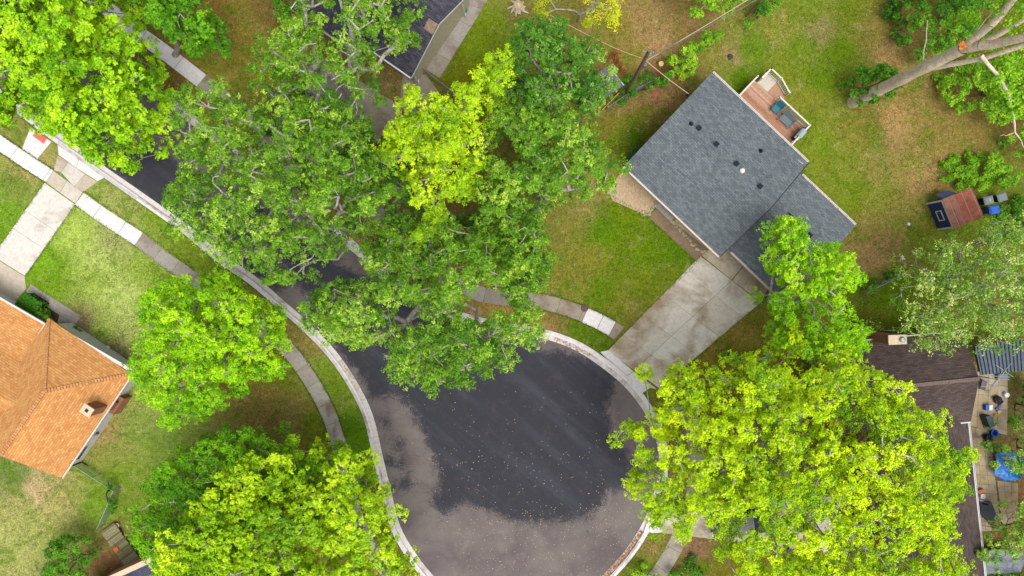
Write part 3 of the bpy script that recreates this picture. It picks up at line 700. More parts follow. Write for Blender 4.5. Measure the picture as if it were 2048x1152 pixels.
MB().add(*(lambda n: ([( -.35+.7*i, .26*math.cos(math.pi*k/n), .76+.26*math.sin(math.pi*k/n)) for i in (0, 1) for k in range(n+1)],
   [(k, n+1+k, n+2+k, k+1) for k in range(n)]+[tuple(range(n+1)), tuple(range(2*n+1, n, -1))]))(8)).build('lid', plain('light steel', C(165,178,190), .4), g, local=True)
MB().box(.48, 0, .78, .22, .4, .03).build('side_shelf', M['metal'], g, local=True)
MB().tube((.2, -.1, 1.02), (.42, .12, .9), .06).build('handle', plain('bright green', C(110,220,40), .5), g, local=True)
# hose along the grey house
x, y = P(1262, 306, .3); mb = MB()
ph = []
for k in range(60):
    t = k/59; q = P(1254+22*t+3*math.sin(k*1.9), 318-26*t+3*math.cos(k*1.7)); ph.append((q[0], q[1], .14+.05*math.sin(k*1.3)))
mb.path(ph, .025, 5); tag(mb.build('garden_hose', plain('green hose', C(20,130,70), .4)), 'loose green hose lying along the side wall of the grey-roofed house', 'hose')

# -- orange-roofed house
ZO = 2.75; ZRO = 4.75
CA, CB, CC = P(90, 648, ZO), P(262, 748, ZO), P(122, 955, ZO)
fo = Fr(CC, CB); W_ = (CA[0]-CB[0])*fo.v[0]+(CA[1]-CB[1])*fo.v[1]; LO = fo.L
oroot = empty('hip_roof_house', fo.w(LO/2, W_/2), 'white-walled house with an orange shingle hip roof and brick chimney', 'house')
gable_roof(MB(), fo, LO, W_, ZO, ZRO, hip1=W_*.52).build('roof', M['orange'], oroot) if False else None
# ridge from the hip to the far gable end
w = fo.w; th = .16; hp = W_*.5
t = [w(0,0,ZO), w(LO,0,ZO), w(LO,W_,ZO), w(0,W_,ZO), w(0,W_/2,ZRO), w(LO-hp,W_/2,ZRO)]; l = [(x, y, z-th) for x, y, z in t]
rf = MB().add(t+l, [(0,1,5,4),(1,2,5),(2,3,4,5),(6,10,11,7),(7,11,8),(8,11,10,9),(0,6,7,1),(1,7,8,2),(2,8,9,3),(0,4,10,6),(4,3,9,10)]).build('roof', M['orange'], oroot)
cp = MB()
for p, q in ((t[1], t[5]), (t[2], t[5]), (t[4], t[5])):
    p, q = Vector(p), Vector(q); n = int((q-p).length/.2); 
    for k in range(n):
        a = p.lerp(q, (k+.1)/n); b2 = p.lerp(q, (k+.95)/n); d = (q-p); u, _ = unit(p, q)
        cp.obox((a.x, a.y), u, 0, math.hypot(b2.x-a.x, b2.y-a.y), -.13, .13, a.z-.015, a.z+.045, (b2.z-.015, b2.z+.03))
cp.build('ridge_cap', shingle('orange cap shingles', [C(206,140,88), C(224,164,112), C(230,170,118)], .3, .2, .4, bigvar=.1), rf)
ow2 = walls(MB(), fo, .35, LO-.3, .35, W_-.35, ZO-.18).build('wall', M['wallw'], oroot)
mb = MB(); mb.add([w(.35,.35,ZO-.178), w(.35,W_-.35,ZO-.178), w(.35,W_/2,ZRO-.3), w(.5,W_/2,ZRO-.3), w(.5,.35,ZO-.178), w(.5,W_-.35,ZO-.178)], [(0,2,1),(0,4,3,2),(1,2,3,5)]); mb.build('gable_wall', M['wallw'], oroot)
gutter(fo, 0, LO-.0, 0, ZO-.01, -1, oroot, 99)
fo2 = Fr(CB, CA); gutter(fo2, -.05, W_-.02, 0, ZO-.01, -1, oroot, 99)
MB().obox(CB, fo2.u, -.05, W_-.02, -.36, -.165, ZO-.1, ZO-.02).build('fascia_board', M['white'], oroot)
window(fo, 1.6, .35, 1.0, 1.2, 1.1, 'u', oroot, -1); window(fo, LO-.3, 2.2, 1.0, 1.6, 1.2, 'v', oroot, -1)
# left wing with its own eave
WA, WB = P(8, 607, ZO-.12), P(84, 651, ZO-.12); fw = Fr(WB, WA); fw.u, fw.v = fo2.u, fo2.v
WL = 9.0; WW = 8.0; zw, zwr = ZO-.13, 4.45
zw = 2.3; wm = fw.w
wp = [(0, zw), (3.15, 2.72), (5.6, 3.95), (9.0, 2.5)]
mb = MB()
for k, (a_, b_) in enumerate(((-.3, 0), (-3.0, 1), (-3.0, 2))):
    (y0, z0), (y1, z1) = wp[b_], wp[b_+1]; o4 = [wm(a_, y0, z0), wm(a_, y1, z1), wm(WL, y1, z1), wm(WL, y0, z0)]; l4 = [(x, y, z-.15) for x, y, z in o4]
    mb.add(o4+l4, [(3,2,1,0),(4,5,6,7),(0,1,5,4),(2,3,7,6)]+([(3,0,4,7)] if k == 0 else []))
mb.build('wing_roof', M['orange'], oroot)
# recess between eave line and fascia of the hip block
walls(MB(), fw, -1.0, WL-.3, .35, WW-.35, zw-.16).build('wing_wall', M['wallw'], oroot)
MB().obox(fw.o, fw.u, .0, WL, -.14, -.0, zw-.15, zw+.0).build('wing_fascia', M['white'], oroot)
q0 = P(89, 648, ZO); q1 = P(39, 720, ZO+.35); u_, L_ = unit(q0, q1)
MB().obox(q0, u_, 0, 3.2, .0, .12, ZO-.16, ZO+.015).build('rake_or_shadow_strip', M['white'], oroot)
# chimney and fittings
cx, cy = P(246, 802, 0); ch = MB(); cu = fo.u
ch.obox((cx, cy), cu, -.32, .32, -.28, .46, 0, 4.55); ch.obox((cx, cy), cu, -.75, .75, -.45, .1, 0, 1.3, )
co = ch.build('chimney', M['brick'], oroot)
cc = MB(); cc.obox((cx, cy), cu, -.37, .37, -.33, .51, 4.551, 4.66); cc.build('chimney_cap', M['cream'], co)
MB().obox((cx, cy), cu, -.12, .12, -.03, .21, 4.6, 4.68).build('flue', M['black'], co)
ozf = lambda x, y: min(roofz(fo, x, y, LO, W_, ZO, ZRO), 4.7)
pipe(oroot, 14, 787, ozf, .09, .4, 'white'); pipe(oroot, 2, 809, ozf, .08, .35, 'white')
for a in (P(193, 866, .9),): tag(MB().box(a[0], a[1], .95, .22, .3, .4, .5).build('meter_box', M['hub']), 'small grey utility meter fixed to the white side wall of the orange-roofed house', 'meter')
for (px, py, a, lab) in ((262, 766, 5.0, 0), (150, 926, 0.3, 1)):
    dp = MB(); b0 = fo.w(LO-.7 if lab == 0 else .45, -.02, ZO-.14); b1 = fo.w(LO-.7 if lab == 0 else .45, .3, ZO-.5)
    dp.path([b0, b1, (b1[0], b1[1], .2), fo.w(LO-.7 if lab == 0 else .45, -.25, .1)], .045, 6); dp.build('downspout', M['dark'], oroot)

# -- dark-roofed house at the top
ZT = 2.9; ZRT = 4.9
TA, TB, TC = P(822, 155, ZT), P(944, -20, ZT), P(683, 55, ZT)
ft = Fr(TA, TB)     # u: along the gable wall (up-right); v: up-left along the ridge
troot = empty('gabled_house', ft.w(3, 4), 'charcoal-shingled house with a tan gable wall beside the concrete side path at the top', 'house')
# ridge runs along v: build with a frame whose u is the house's v
fr2 = Fr(TB, (TB[0]+ft.v[0], TB[1]+ft.v[1])); WT = ft.L; LT = 11.5
gable_roof(MB(), fr2, LT, WT, ZT, ZRT).build('roof', M['slate'], troot)
walls(MB(), fr2, .22, LT-.3, .3, WT-.3, ZT-.18, ZRT-.25).build('wall', M['tan'], troot)
window(fr2, .22, WT*.55, 1.1, 1.3, 1.1, 'v', troot, 1)
x, y = P(872, 38, 4.5); fz = lambda x, y: roofz(fr2, x, y, LT, WT, ZT, ZRT)
# repaired patch of tan shingles, follows the slope
def roofpatch(fr, a0, a1, b0, b1, zf, mat, name, root, up=.012):
    mb = MB(); pts = [fr.w(a0,b0), fr.w(a1,b0), fr.w(a1,b1), fr.w(a0,b1)]
    t = [(p[0], p[1], zf(p[0], p[1])+up) for p in pts]; l = [(x, y, z-.03) for x, y, z in t]
    mb.add(t+l, [(0,1,2,3),(0,4,5,1),(1,5,6,2),(2,6,7,3),(3,7,4,0)]); return mb.build(name, mat, root)
aa = (x-fr2.o[0])*fr2.u[0]+(y-fr2.o[1])*fr2.u[1]; bb = (x-fr2.o[0])*fr2.v[0]+(y-fr2.o[1])*fr2.v[1]
roofpatch(fr2, aa-.45, aa+.35, WT/2+.06, WT/2+.8, fz, shingle('tan patch shingles', [C(150,125,105), C(175,150,128), C(165,140,118)], .36, .16, .4), 'roof_patch', troot)
MB().obox(fr2.w(0, WT), fr2.u, 0, LT, 0, .1, ZT-.15, ZT+.01).build('gutter', M['white'], troot)
MB().obox(fr2.w(-.02, 0), fr2.v, 0, WT/2, 0, .03, ZT-.17, ZT-.02, (ZRT-.17, ZRT-.02)).build('rake_or_shadow_strip', M['white'], troot)
MB().obox(fr2.w(-.02, WT/2), fr2.v, 0, WT/2, 0, .03, ZRT-.17, ZRT-.02, (ZT-.17, ZT-.02)).build('rake_or_shadow_strip', M['white'], troot)
# front garage wing
p1, p2, p3 = P(685, 88, 2.8), P(590, 24, 2.8), P(590, 24, 2.8)
f3 = Fr(p1, (p1[0]+fr2.v[0]*-1, p1[1]+fr2.v[1]*-1)); 
f3 = Fr(P(683, 86, 2.8), P(768, -38, 2.8)); WT3 = 4.6
gable_roof(MB(), Fr(P(683, 86, 2.8), P(768, -38, 2.8)), 7.5, WT3, 2.8, 3.9).build('garage_roof', M['slate'], troot)
walls(MB(), f3, .3, 7.2, .3, WT3-.3, 2.62, 3.6).build('garage_wall', M['tan'], troot)
MB().obox(f3.w(-.12, -.02), f3.u, 0, .1, -.0, WT3/2, 2.66, 2.8).build('fascia', M['white'], troot)
MB().obox(f3.w(-.0, WT3), f3.u, 0, 7.5, .0, .08, 2.66, 2.8).build('fascia', M['white'], troot)
for lab, px, py, z1 in ((0, 836, 152, 2.6), (1, 931, 24, 2.6)):
    p = P(px, py, 0); q = fr2.w(.02, WT-.35 if lab == 0 else .35+ (.9 if lab else 0)); mb = MB()
    mb.path([(q[0], q[1], ZT-.25), (q[0]-fr2.u[0]*.1, q[1]-fr2.u[1]*.1, .3), (p[0], p[1], .22)], .04, 6); o = mb.build('downspout', M['wallw'], troot)
    mb = MB(); mb.lathe(p[0], p[1], [(.09, .12), (.17, .18), (.19, .42), (.13, .46)], 12)
    tag(mb.build('drain_pot', M['teal2']), ['round teal drain pot at the near corner of the tan gable wall', 'round teal drain pot at the upper end of the tan gable wall'][lab], 'drain pot')

# -- brown-roofed house
ZB = 2.85; ZRB = 4.3
fb = Fr(P(1942, 843, ZB), P(1942-260, 843+27, ZB)); LB = 10.7
fb.u = (-.995, -.10); n_ = math.hypot(*fb.u); fb.u = (fb.u[0]/n_, fb.u[1]/n_); fb.v = (-fb.u[1], fb.u[0])
# v now points down the picture; the roof lies the other way
fb = Fr(fb.w(LB, 0)[:2], P(1942, 843, ZB)); WB_ = 6.9
broot = empty('brown_roof_house', fb.w(LB/2, WB_/2), 'long dark brown shingled house with brick walls beside the huge lime tree', 'house')
gable_roof(MB(), fb, LB, WB_, ZB, ZRB).build('roof', M['brown'], broot)
walls(MB(), fb, .3, LB-.3, .3, WB_-.3, ZB-.18, ZRB-.25).build('wall', M['brick'], broot)
MB().obox(fb.w(0, WB_), fb.u, 0, LB, .0, .1, ZB-.14, ZB+.0).build('gutter', M['metal'], broot)
MB().obox(fb.w(LB-3.2, 0), fb.u, 0, 3.2, -.1, .0, ZB-.14, ZB+.0).build('gutter', M['metal'], broot)
MB().obox(fb.w(-.12, 0), fb.v, 0, 2.6, .0, .1, ZB-.16, ZB+.0).build('gutter', M['metal'], broot) if False else None
lw = 12.5; wb2 = 7.6; p0 = P(1936, 846, ZB-.25)
ub = (math.sin(math.radians(6.2)), -math.cos(math.radians(6.2)))
fb2 = Fr((p0[0], p0[1]), (p0[0]+ub[0], p0[1]+ub[1]))       # v points right (east); the wing lies to the west
f4 = Fr(fb2.w(0, -wb2)[:2], (fb2.w(0, -wb2)[0]+ub[0], fb2.w(0, -wb2)[1]+ub[1]))
gable_roof(MB(), f4, lw+.5, wb2, ZB-.25, 3.95, a0=-.5).build('wing_roof', M['brown'], broot)
walls(MB(), f4, -.3, lw-.3, .3, wb2-.3, ZB-.43, 3.7).build('wing_wall', M['brick'], broot)
MB().obox(f4.w(0, wb2), f4.u, 0, lw, .0, .1, ZB-.38, ZB-.24).build('gutter', M['metal'], broot)
MB().obox(f4.w(0, wb2+.1), f4.u, 0, lw, .0, .03, ZB-.38, ZB-.2).build('gutter_lip', M['white'], broot)
bz = lambda x, y: roofz(fb, x, y, LB, WB_, ZB, ZRB); bz2 = lambda x, y: roofz(f4, x, y, lw, wb2, ZB-.25, 3.95)
MB().obox((fb.w(0, WB_/2)[0], fb.w(0, WB_/2)[1]), fb.u, .02, LB-.02, -.14, .14, ZRB-.02, ZRB+.035).build('ridge_cap', plain('worn ridge cap', C(122,106,98), .9, var=.25), broot)
pipe(broot, 1886, 830, bz, .07, .35, 'white'); pipe(broot, 1863, 832, bz, .11, .2, 'white')
cx, cy = P(1763, 676, 2.7); ch = MB(); ch.box(cx-.1, cy+.05, 2.5, 1.25, .62, 5.0, .04)
co = ch.build('chimney', M['brick'], broot); cc = MB(); cc.box(cx-.1, cy+.05, 5.06, 1.33, .7, .12, .04); cc.build('chimney_cap', M['cream'], co)
MB().lathe(cx+.2, cy+.05, [(.2, 5.1), (.2, 5.25), (.13, 5.3)], 12).build('flue', M['metal'], co)
# tv antenna on the brown roof
x, y = P(1966, 752, 4.0); x -= .35; ar = empty('tv_antenna', (x, y, 3.0), 'bare metal television aerial standing at the end of the brown roof', 'antenna')
MB().tube((x, y, 0), (x, y, 6.2), .035).build('mast', M['metal'], ar)
mb = MB(); R2 = lambda a, r: (x+r*math.cos(a), y+r*math.sin(a))
b0 = R2(math.radians(50), -.75); b1 = R2(math.radians(50), .85); mb.tube((*b0, 6.0), (*b1, 6.1), .03)
mb.build('boom', M['metal'], ar); mb = MB()
for k, (tt, L, an) in enumerate(((-.7, 1.0, -5), (-.45, 1.35, -28), (-.2, 1.2, 58), (.05, 1.1, -3), (.3, .95, -3), (.55, 1.3, 50), (.8, 1.0, -35))):
    c = R2(math.radians(50), tt); a = math.radians(an); dx, dy = math.cos(a)*L*.75, math.sin(a)*L*.75
    mb.tube((c[0]-dx, c[1]-dy, 6.06), (c[0]+dx, c[1]+dy, 6.06), .022)
mb.build('aerial_rod', M['metal'], ar)
# lean-to roof right of it
lr = empty('patio_cover', (*P(2005, 710, 0), 0), 'slate-blue ribbed metal lean-to roof beside the brown house', 'patio cover')
q = PP([(1950,692),(2075,676),(2075,738),(1962,750)], 2.45); mb = MB(); mb.prism(q, 2.37, 2.45)
u_, L_ = unit(q[0], q[3]); 
rb = MB()
for k in range(16):
    t = (k+.5)/16; a = (q[0][0]+(q[1][0]-q[0][0])*t, q[0][1]+(q[1][1]-q[0][1])*t); b2 = (q[3][0]+(q[2][0]-q[3][0])*t, q[3][1]+(q[2][1]-q[3][1])*t)
    uu, LL = unit(a, b2); rb.obox(a, uu, 0, LL, -.03, .03, 2.451, 2.49)
o = mb.build('cover_roof', plain('slate metal', C(78,92,108), .4, var=.25, scale=2), lr); rb.build('rib', M['vent'], o)
for p in q: MB().box(p[0]*.985, p[1], 1.18, .1, .1, 2.36).build('post', M['white'], lr)
mb = MB(); q = PP([(1948,692),(1960,688),(1968,742),(1958,744)], 2.0); mb.prism(q, 1.9, 1.96); tag(mb.build('blue_awning', plain('deep blue tarp', C(20,70,150), .5)), 'narrow deep blue awning between the brown roof and the lean-to', 'awning')

# -- house at the bottom-left with brick parapet
f5 = Fr(P(212, 1152, 2.6), P(324, 1098, 2.6)); sroot = empty('parapet_house', (*P(290, 1160), 0), 'slate-grey roofed house with a stepped brick parapet at the bottom left edge', 'house')
f5b = Fr(f5.w(6.2, -7)[:2], f5.w(6.2, 0)[:2]); 
mb = MB(); mb.add([f5.w(-2.6,-8,1.9), f5.w(8,-8,4.2), f5.w(8,-.1,4.2), f5.w(-2.6,-.1,1.9), f5.w(-2.6,-8,1.75), f5.w(8,-8,4.05), f5.w(8,-.1,4.05), f5.w(-2.6,-.1,1.75)], [(0,1,2,3),(7,6,5,4),(3,2,6,7),(0,3,7,4),(1,5,6,2),(0,4,5,1)])
mb.build('roof', shingle('slate roof shingles', [C(72,76,92), C(94,98,116), C(84,84,100)], .34, .15, .4), sroot)
mb = MB(); mb.obox(f5.o, f5.u, -2.2, 7.6, -7.6, -.3, -.1, 1.7); mb.build('wall', M['brick'], sroot)
mb = MB(); mb.obox(f5.w(.15, 0), f5.u, 0, 4.9, -.28, .0, 1.71, 3.7, (1.71, 4.4)); pw = mb.build('parapet', M['brick'], sroot)
mb = MB(); mb.obox(f5.w(.05, 0), f5.u, 0, 5.1, -.34, .05, 3.705, 3.8, (4.405, 4.5)); mb.obox(f5.w(.9, -.35), f5.u, 0, .35, -.75, 0, 3.3, 3.78); mb.obox(f5.w(4.4, -.35), f5.u, 0, .4, -.6, 0, 3.4, 4.35); mb.build('coping', M['cream'], pw)
MB().obox(f5.w(.25, -.6), f5.u, -.3, .45, -.5, .1, 2.3, 3.1).build('roof_vent', M['vent'], sroot)
# wooden slatted gangway
fx = Fr(P(214, 1056, .5), P(262, 1122, .5)); gw = empty('boardwalk', fx.w(1.3, 0), 'mossy slatted wooden walkway leading to the brick parapet at the bottom left', 'walkway')
mb = MB(); k = 0
while k*.155 < fx.L+.1:
    mb.ct = rnd.random(); mb.obox(fx.o, fx.u, k*.155, k*.155+.125, -.62+rnd.uniform(-.03,.03), .68+rnd.uniform(-.03,.03), .46, .5+rnd.random()*.006); k += 1

def slatm():
    m, nt, bs = newmat('mossy slats'); t = attr(nt, 'tone').outputs['Fac']; c = ramp(nt, t, [(0, C(112,108,66)), (.5, C(150,142,98)), (1, C(170,160,124))])
    nt.links.new(mix(nt, c, ramp(nt, noise_n(nt, 6, 5, .8, geo(nt)), [(.35, g1(.65)), (.65, g1(1.2))]), 1.0, 'MULTIPLY'), bs.inputs['Base Color']); bs.inputs['Roughness'].default_value = .9; return m
mb.build('slats', slatm(), gw)
mb = MB(); mb.obox(fx.o, fx.u, 0, fx.L, -.55, -.45, .1, .459); mb.obox(fx.o, fx.u, 0, fx.L, .45, .55, .1, .459); mb.build('joists', M['wood'], gw)
x, y = P(233, 1098, .55); tag(MB().blob((x, y, .58), .2, .35, .5, 3).build('orange_bag', M['orangep']), 'crumpled bright orange bag lying on the mossy wooden walkway', 'bag')
x, y = P(234, 1051, .3); pr = MB().lathe(x, y, [(.17,.1),(.2,.34),(.2,.38),(.15,.38),(.14,.25)], 14).build('plant_pot', M['cream']); tag(pr, 'small round pale plant pot on the grass near the wooden walkway', 'plant pot')

# -- shed with rusty roof
zs = 2.15
s0, s1 = P(1907, 456, zs), P(1884, 400, zs); fs_ = Fr(s0, s1)          # u up the picture along the navy wall top
sh = empty('garden_shed', (*P(1905, 418), 0), 'small navy shed with white trim and a rusty corrugated metal roof on the back lawn', 'shed')
rr = P(1965, 428, 2.5); wsh = abs((rr[0]-s0[0])*fs_.v[0]+(rr[1]-s0[1])*fs_.v[1]); LS = fs_.L
mb = MB(); mb.obox(fs_.o, fs_.u, .08, LS-.08, -wsh+.1, -.06, -.05, 2.02); mb.build('wall', M['navy'], sh)
def rustmat():
    m, nt, b = newmat('rusty corrugated metal'); pos = geo(nt)
    a = ramp(nt, noise_n(nt, 1.6, 5, .7, pos, .6), [(.3, C(110,62,52)), (.45, C(158,84,60)), (.62, C(178,104,76)), (.8, C(170,130,110))])
    a = mix(nt, a, C(160,150,142), ramp(nt, attr(nt, 'tone').outputs['Fac'], [(.55, g1(0)), (.62, g1(.8))]))
    a = mix(nt, a, ramp(nt, noise_n(nt, 14, 4, .8, pos), [(.3, g1(.7)), (.7, g1(1.2))]), 1.0, 'MULTIPLY')
    nt.links.new(a, b.inputs['Base Color']); b.inputs['Roughness'].default_value = .75; return m
mb = MB(); n = 60; vs = []
for k in range(n+1):
    t = k/n; b = -t*wsh; z = zs+.03+.35*t+.03*(k % 2)
    vs += [fs_.w(-.05, b, z), fs_.w(LS+.05, b, z)]
for k in range(n):
    mb.ct = 1.0 if (k < 9 and k % 2) or (13 < k < 22 and k % 2) or rnd.random() < .05 else 0.2
    b0 = k*2; mb.add([vs[b0], vs[b0+1], vs[b0+3], vs[b0+2]], [(3,2,1,0)])
mb.ct = .2; z1 = zs+.02
mb.add([fs_.w(-.05,0,zs-.02), fs_.w(LS+.05,0,zs-.02), fs_.w(LS+.05,-wsh,zs+.33), fs_.w(-.05,-wsh,zs+.33)], [(0,1,2,3)])
mb.build('roof', rustmat(), sh)
mb = MB(); mb.obox(fs_.o, fs_.u, -.02, LS+.02, -.06, .0, 1.98, 2.14); mb.obox(fs_.o, fs_.u, 0.0, .12, -.08, .0, .0, 1.979); mb.obox(fs_.o, fs_.u, LS-.12, LS, -.08, .0, .0, 1.979); mb.build('trim', M['white'], sh)
mb = MB(); m0, m1, y0, y1 = LS*.3, LS*.66, .75, 1.45
for a0, a1, z0, z1 in ((m0,m1,y0,y0+.07),(m0,m1,y1-.07,y1),(m0,m0+.07,y0+.071,y1-.071),(m1-.07,m1,y0+.071,y1-.071)): mb.obox(fs_.o, fs_.u, a0, a1, -.059, -.01, z0, z1)
wf = mb.build('window_frame', M['white'], sh); MB().obox(fs_.o, fs_.u, m0+.07, m1-.07, -.059, -.04, y0+.07, y1-.07).build('pane', M['navy'], wf)
mb = MB(); o_ = fs_.w(LS, 0)
mb.add([fs_.w(LS-.05,-.35,1.98), fs_.w(LS-.05,-1.45,1.98), fs_.w(LS+.42,-1.3,1.25), fs_.w(LS+.42,-.25,1.25), fs_.w(LS-.05,-.35,1.93), fs_.w(LS-.05,-1.45,1.93), fs_.w(LS+.42,-1.3,1.2), fs_.w(LS+.42,-.25,1.2)], [(3,2,1,0),(4,5,6,7),(0,1,5,4),(1,2,6,5),(2,3,7,6),(3,0,4,7)])
mb.build('door', M['lblue'], sh)
def bin_(px, py, rot, mat, lab, openlid=False):
    x, y = P(px, py, .9); r = empty('wheelie_bin', (x, y, ZL), lab, 'bin', 'wheeled bins behind the shed'); r.rotation_euler.z = rot
    v = []; 
    for z, a, b in ((.08,.21,.24),(.95,.29,.34)): v += [(-a,-b,z),(a,-b,z),(a,b,z),(-a,b,z)]
    MB().add(v, [(3,2,1,0),(4,5,6,7),(0,1,5,4),(1,2,6,5),(2,3,7,6),(3,0,4,7)]).build('body', M[mat], r, local=True)
    lm = MB(); v = []
    for z, a, b in ((.955,.32,.38),(1.0,.32,.38),(1.06,.24,.28)): v += [(-a,-b,z),(a,-b,z),(a,b,z),(-a,b,z)]
    lm.add(v, [(3,2,1,0),(8,9,10,11)]+[(k*4+i, k*4+(i+1)%4, k*4+4+(i+1)%4, k*4+4+i) for k in (0,1) for i in range(4)])
    lo = lm.build('lid', M[mat] if mat != 'vent' else M['hub'], r, local=True)
    MB().tube((-.24,.41,.97), (.24,.41,.97), .02).build('handle', M[mat], r, local=True)
    for s in (-1, 1): MB().tube((s*.24,.27,.1), (s*.3,.27,.1), .1, n=12).build('wheel', M['black'], r, local=True)
    return r
b1 = bin_(1974, 401, 1.8, 'vent', 'grey-lidded dark bin with a small yellow sticker, touching the rusty shed'); MB().box(0,-.05,1.07,.22,.05,.012).build('sticker', plain('yellow sticker', C(210,230,60)), b1, local=True)
bin_(2001, 395, 1.9, 'vent', 'dark green-grey bin farthest from the rusty shed'); bin_(1986, 420, 1.75, 'blue', 'bright blue bin between the two dark bins and the trees')

# ------------------------------------------------------------------ pole, wires, fences
bx, by = P(1251, 191); tx, ty = P(1299, 101, 10.6)
pr_ = empty('utility_pole', (bx, by, 0), 'tall wooden utility pole rising from the shrubs left of the grey-roofed house', 'utility pole')
MB().tube((bx, by, 0), (tx, ty, 10.6), .17, .12, 12).build('shaft', M['polew'], pr_)
pa = lambda z: (bx+(tx-bx)*z/10.6, by+(ty-by)*z/10.6, z)
mb = MB(); q = pa(10.2); mb.tube((q[0]-.35, q[1]+.1, 10.2), (q[0]+.35, q[1]-.1, 10.2), .035); mb.tube((q[0]+.28, q[1]-.08, 10.2), (q[0]+.28, q[1]-.08, 10.5), .05); mb.build('insulator', M['metal'], pr_)
mb = MB(); q = pa(7.6); mb.box(q[0]+.2, q[1]-.05, 7.6, .2, .18, .5); mb.build('junction_box', M['hub'], pr_)
def wire(pts, r, lab, mat='metal', sag=.25):
    out = []
    for i in range(len(pts)-1):
        a, b = Vector(pts[i]), Vector(pts[i+1])
        for k in range(12):
            t = k/12; c = a.lerp(b, t); c.z -= 4*sag*t*(1-t); out.append(c)
    out.append(Vector(pts[-1])); tag(MB().path(out, r, 4).build('overhead_wire', mat if not isinstance(mat, str) else M[mat]), lab, 'wire', 'overhead wires from the utility pole')
g3 = lambda px, py, z: (*P(px, py, z), z)
WM = plain('wire grey', C(120,112,108), .6)
wire([pa(8.6), g3(1620, -60, 8.2)], .038, 'thick lower overhead wire running to the top edge past the round bush', WM)
wire([pa(8.2), g3(1560, -40, 9.4)], .022, 'thin upper overhead wire running right from the utility pole', M['cream'])
wire([pa(8.8), g3(1378, 188, 3.3)], .025, 'wire dropping from the utility pole to the grey roof corner', M['cream'], .15)
wire([pa(8.9), g3(1225, 94, 7.5), g3(1100, 30, 6.5)], .02, 'thin wire leaving the utility pole up and to the left', M['cream'], .1)
MB_ = MB().box(*g3(1376, 189, 3.2)[:2], 3.1, .12, .12, .5); tag(MB_.build('service_mast', M['dark']), 'dark service bracket where the wire meets the grey roof corner', 'bracket')

def mesh_fence(pts, h, lab, rail=M['metal'], spacing=2.4, wires=True, cat='fence', wr=.006, rr=.02, step=.16):
    pw = PP(pts); root = empty('chain_link_fence', (pw[0][0], pw[0][1], 0), lab, cat)
    rl = MB(); ms = MB()
    for i in range(len(pw)-1):
        u, L = unit(pw[i], pw[i+1]); n = max(int(round(L/spacing)), 1)
        for k in range(n+1):
            if k == 0 and i > 0: continue
            c = (pw[i][0]+u[0]*L*k/n, pw[i][1]+u[1]*L*k/n); MB().tube((*c, 0), (*c, h+.05), .035, n=6).build('post', rail, root)
        rl.tube((*pw[i], h), (*pw[i+1], h), rr)
        if wires:
            k = -h
            while k < L:
                for s in (0, 1):
                    a0, z0, a1, z1 = (k, ZL, k+h, h) if s == 0 else (k, h, k+h, ZL)
                    lo, hi = max(a0, 0), min(a1, L)
                    if hi-lo > .05:
                        f_ = lambda a: z0+(z1-z0)*(a-a0)/(a1-a0)
                        ms.tube((pw[i][0]+u[0]*lo, pw[i][1]+u[1]*lo, f_(lo)), (pw[i][0]+u[0]*hi, pw[i][1]+u[1]*hi, f_(hi)), wr, n=3, cap=False)
                k += step
    rl.build('top_rail', rail, root)
    if wires: ms.build('mesh', M['hub'], root)
GR = plain('pale green rail', C(160,195,170), .5)
mesh_fence([(160,920),(243,974),(212,1047)], 1.2, 'low chain-link fence with an angled corner beside the orange-roofed house', GR)
mesh_fence([(850,146),(906,190),(960,232)], 1.1, 'chain-link fence with a bright top rail at the corner of the tan gable wall', M['metal'])
mesh_fence([(1212,221),(1262,188),(1312,164)], 1.2, 'chain-link fence at the foot of the utility pole', M['metal'])
mesh_fence([(1722,585),(1795,548)], 1.1, 'short grey wire fence between the lime tree and the pale tree', M['metal'], 1.6)
mesh_fence([(1960,476),(1935,489)], 1.1, 'short piece of wire fence below the rusty shed', M['metal'], 1.4)
x0, x1 = P(1205, 219, .3), P(1238, 186, .6); tag(MB().tube((*x0, .25), (*x1, .7), .035).build('yellow_pole', M['yellow']), 'yellow pole leaning beside the fence near the utility pole', 'pole')
# plank fence at the top
u_, L_ = unit(P(1490, 36), P(1560, -18)); wf = empty('plank_fence', (*P(1490, 36), 0), 'reddish brown plank fence at the top edge beyond the back lawn', 'fence')
mb = MB(); k = 0
while k*.15 < L_: mb.obox(P(1490, 36), u_, k*.15, k*.15+.135, -.02, .02, .1, 1.7+rnd.uniform(-.03,.03)); k += 1
mb.build('planks', plain('red brown planks', C(140,100,78), .9, var=.25), wf); mb = MB(); mb.obox(P(1490, 36), u_, 0, L_, -.08, -.021, 1.3, 1.4); mb.obox(P(1490, 36), u_, 0, L_, -.08, -.021, .4, .5); mb.build('fence_rail', M['wood'], wf)
# small outbuilding half under the trees left of the pole
q = PP([(1217,133),(1247,171),(1200,200),(1162,165)], 2.3); tr = empty('tool_shed', (*P(1200, 178), 0), 'little shed with a purple-grey roof half hidden left of the utility pole', 'shed')
MB().prism(q, 2.2, 2.3).build('roof', plain('purple grey roof', C(112,108,130), .7, var=.2), tr)
c_ = np.mean(q, 0); MB().prism([tuple(np.array(p)*.9+c_*.1) for p in q], 0, 2.199).build('wall', M['wood'], tr)
u_, L_ = unit(q[0], q[1]); MB().obox(q[0], u_, 0, L_, .0, .06, 2.2, 2.33).build('fascia', M['white'], tr)

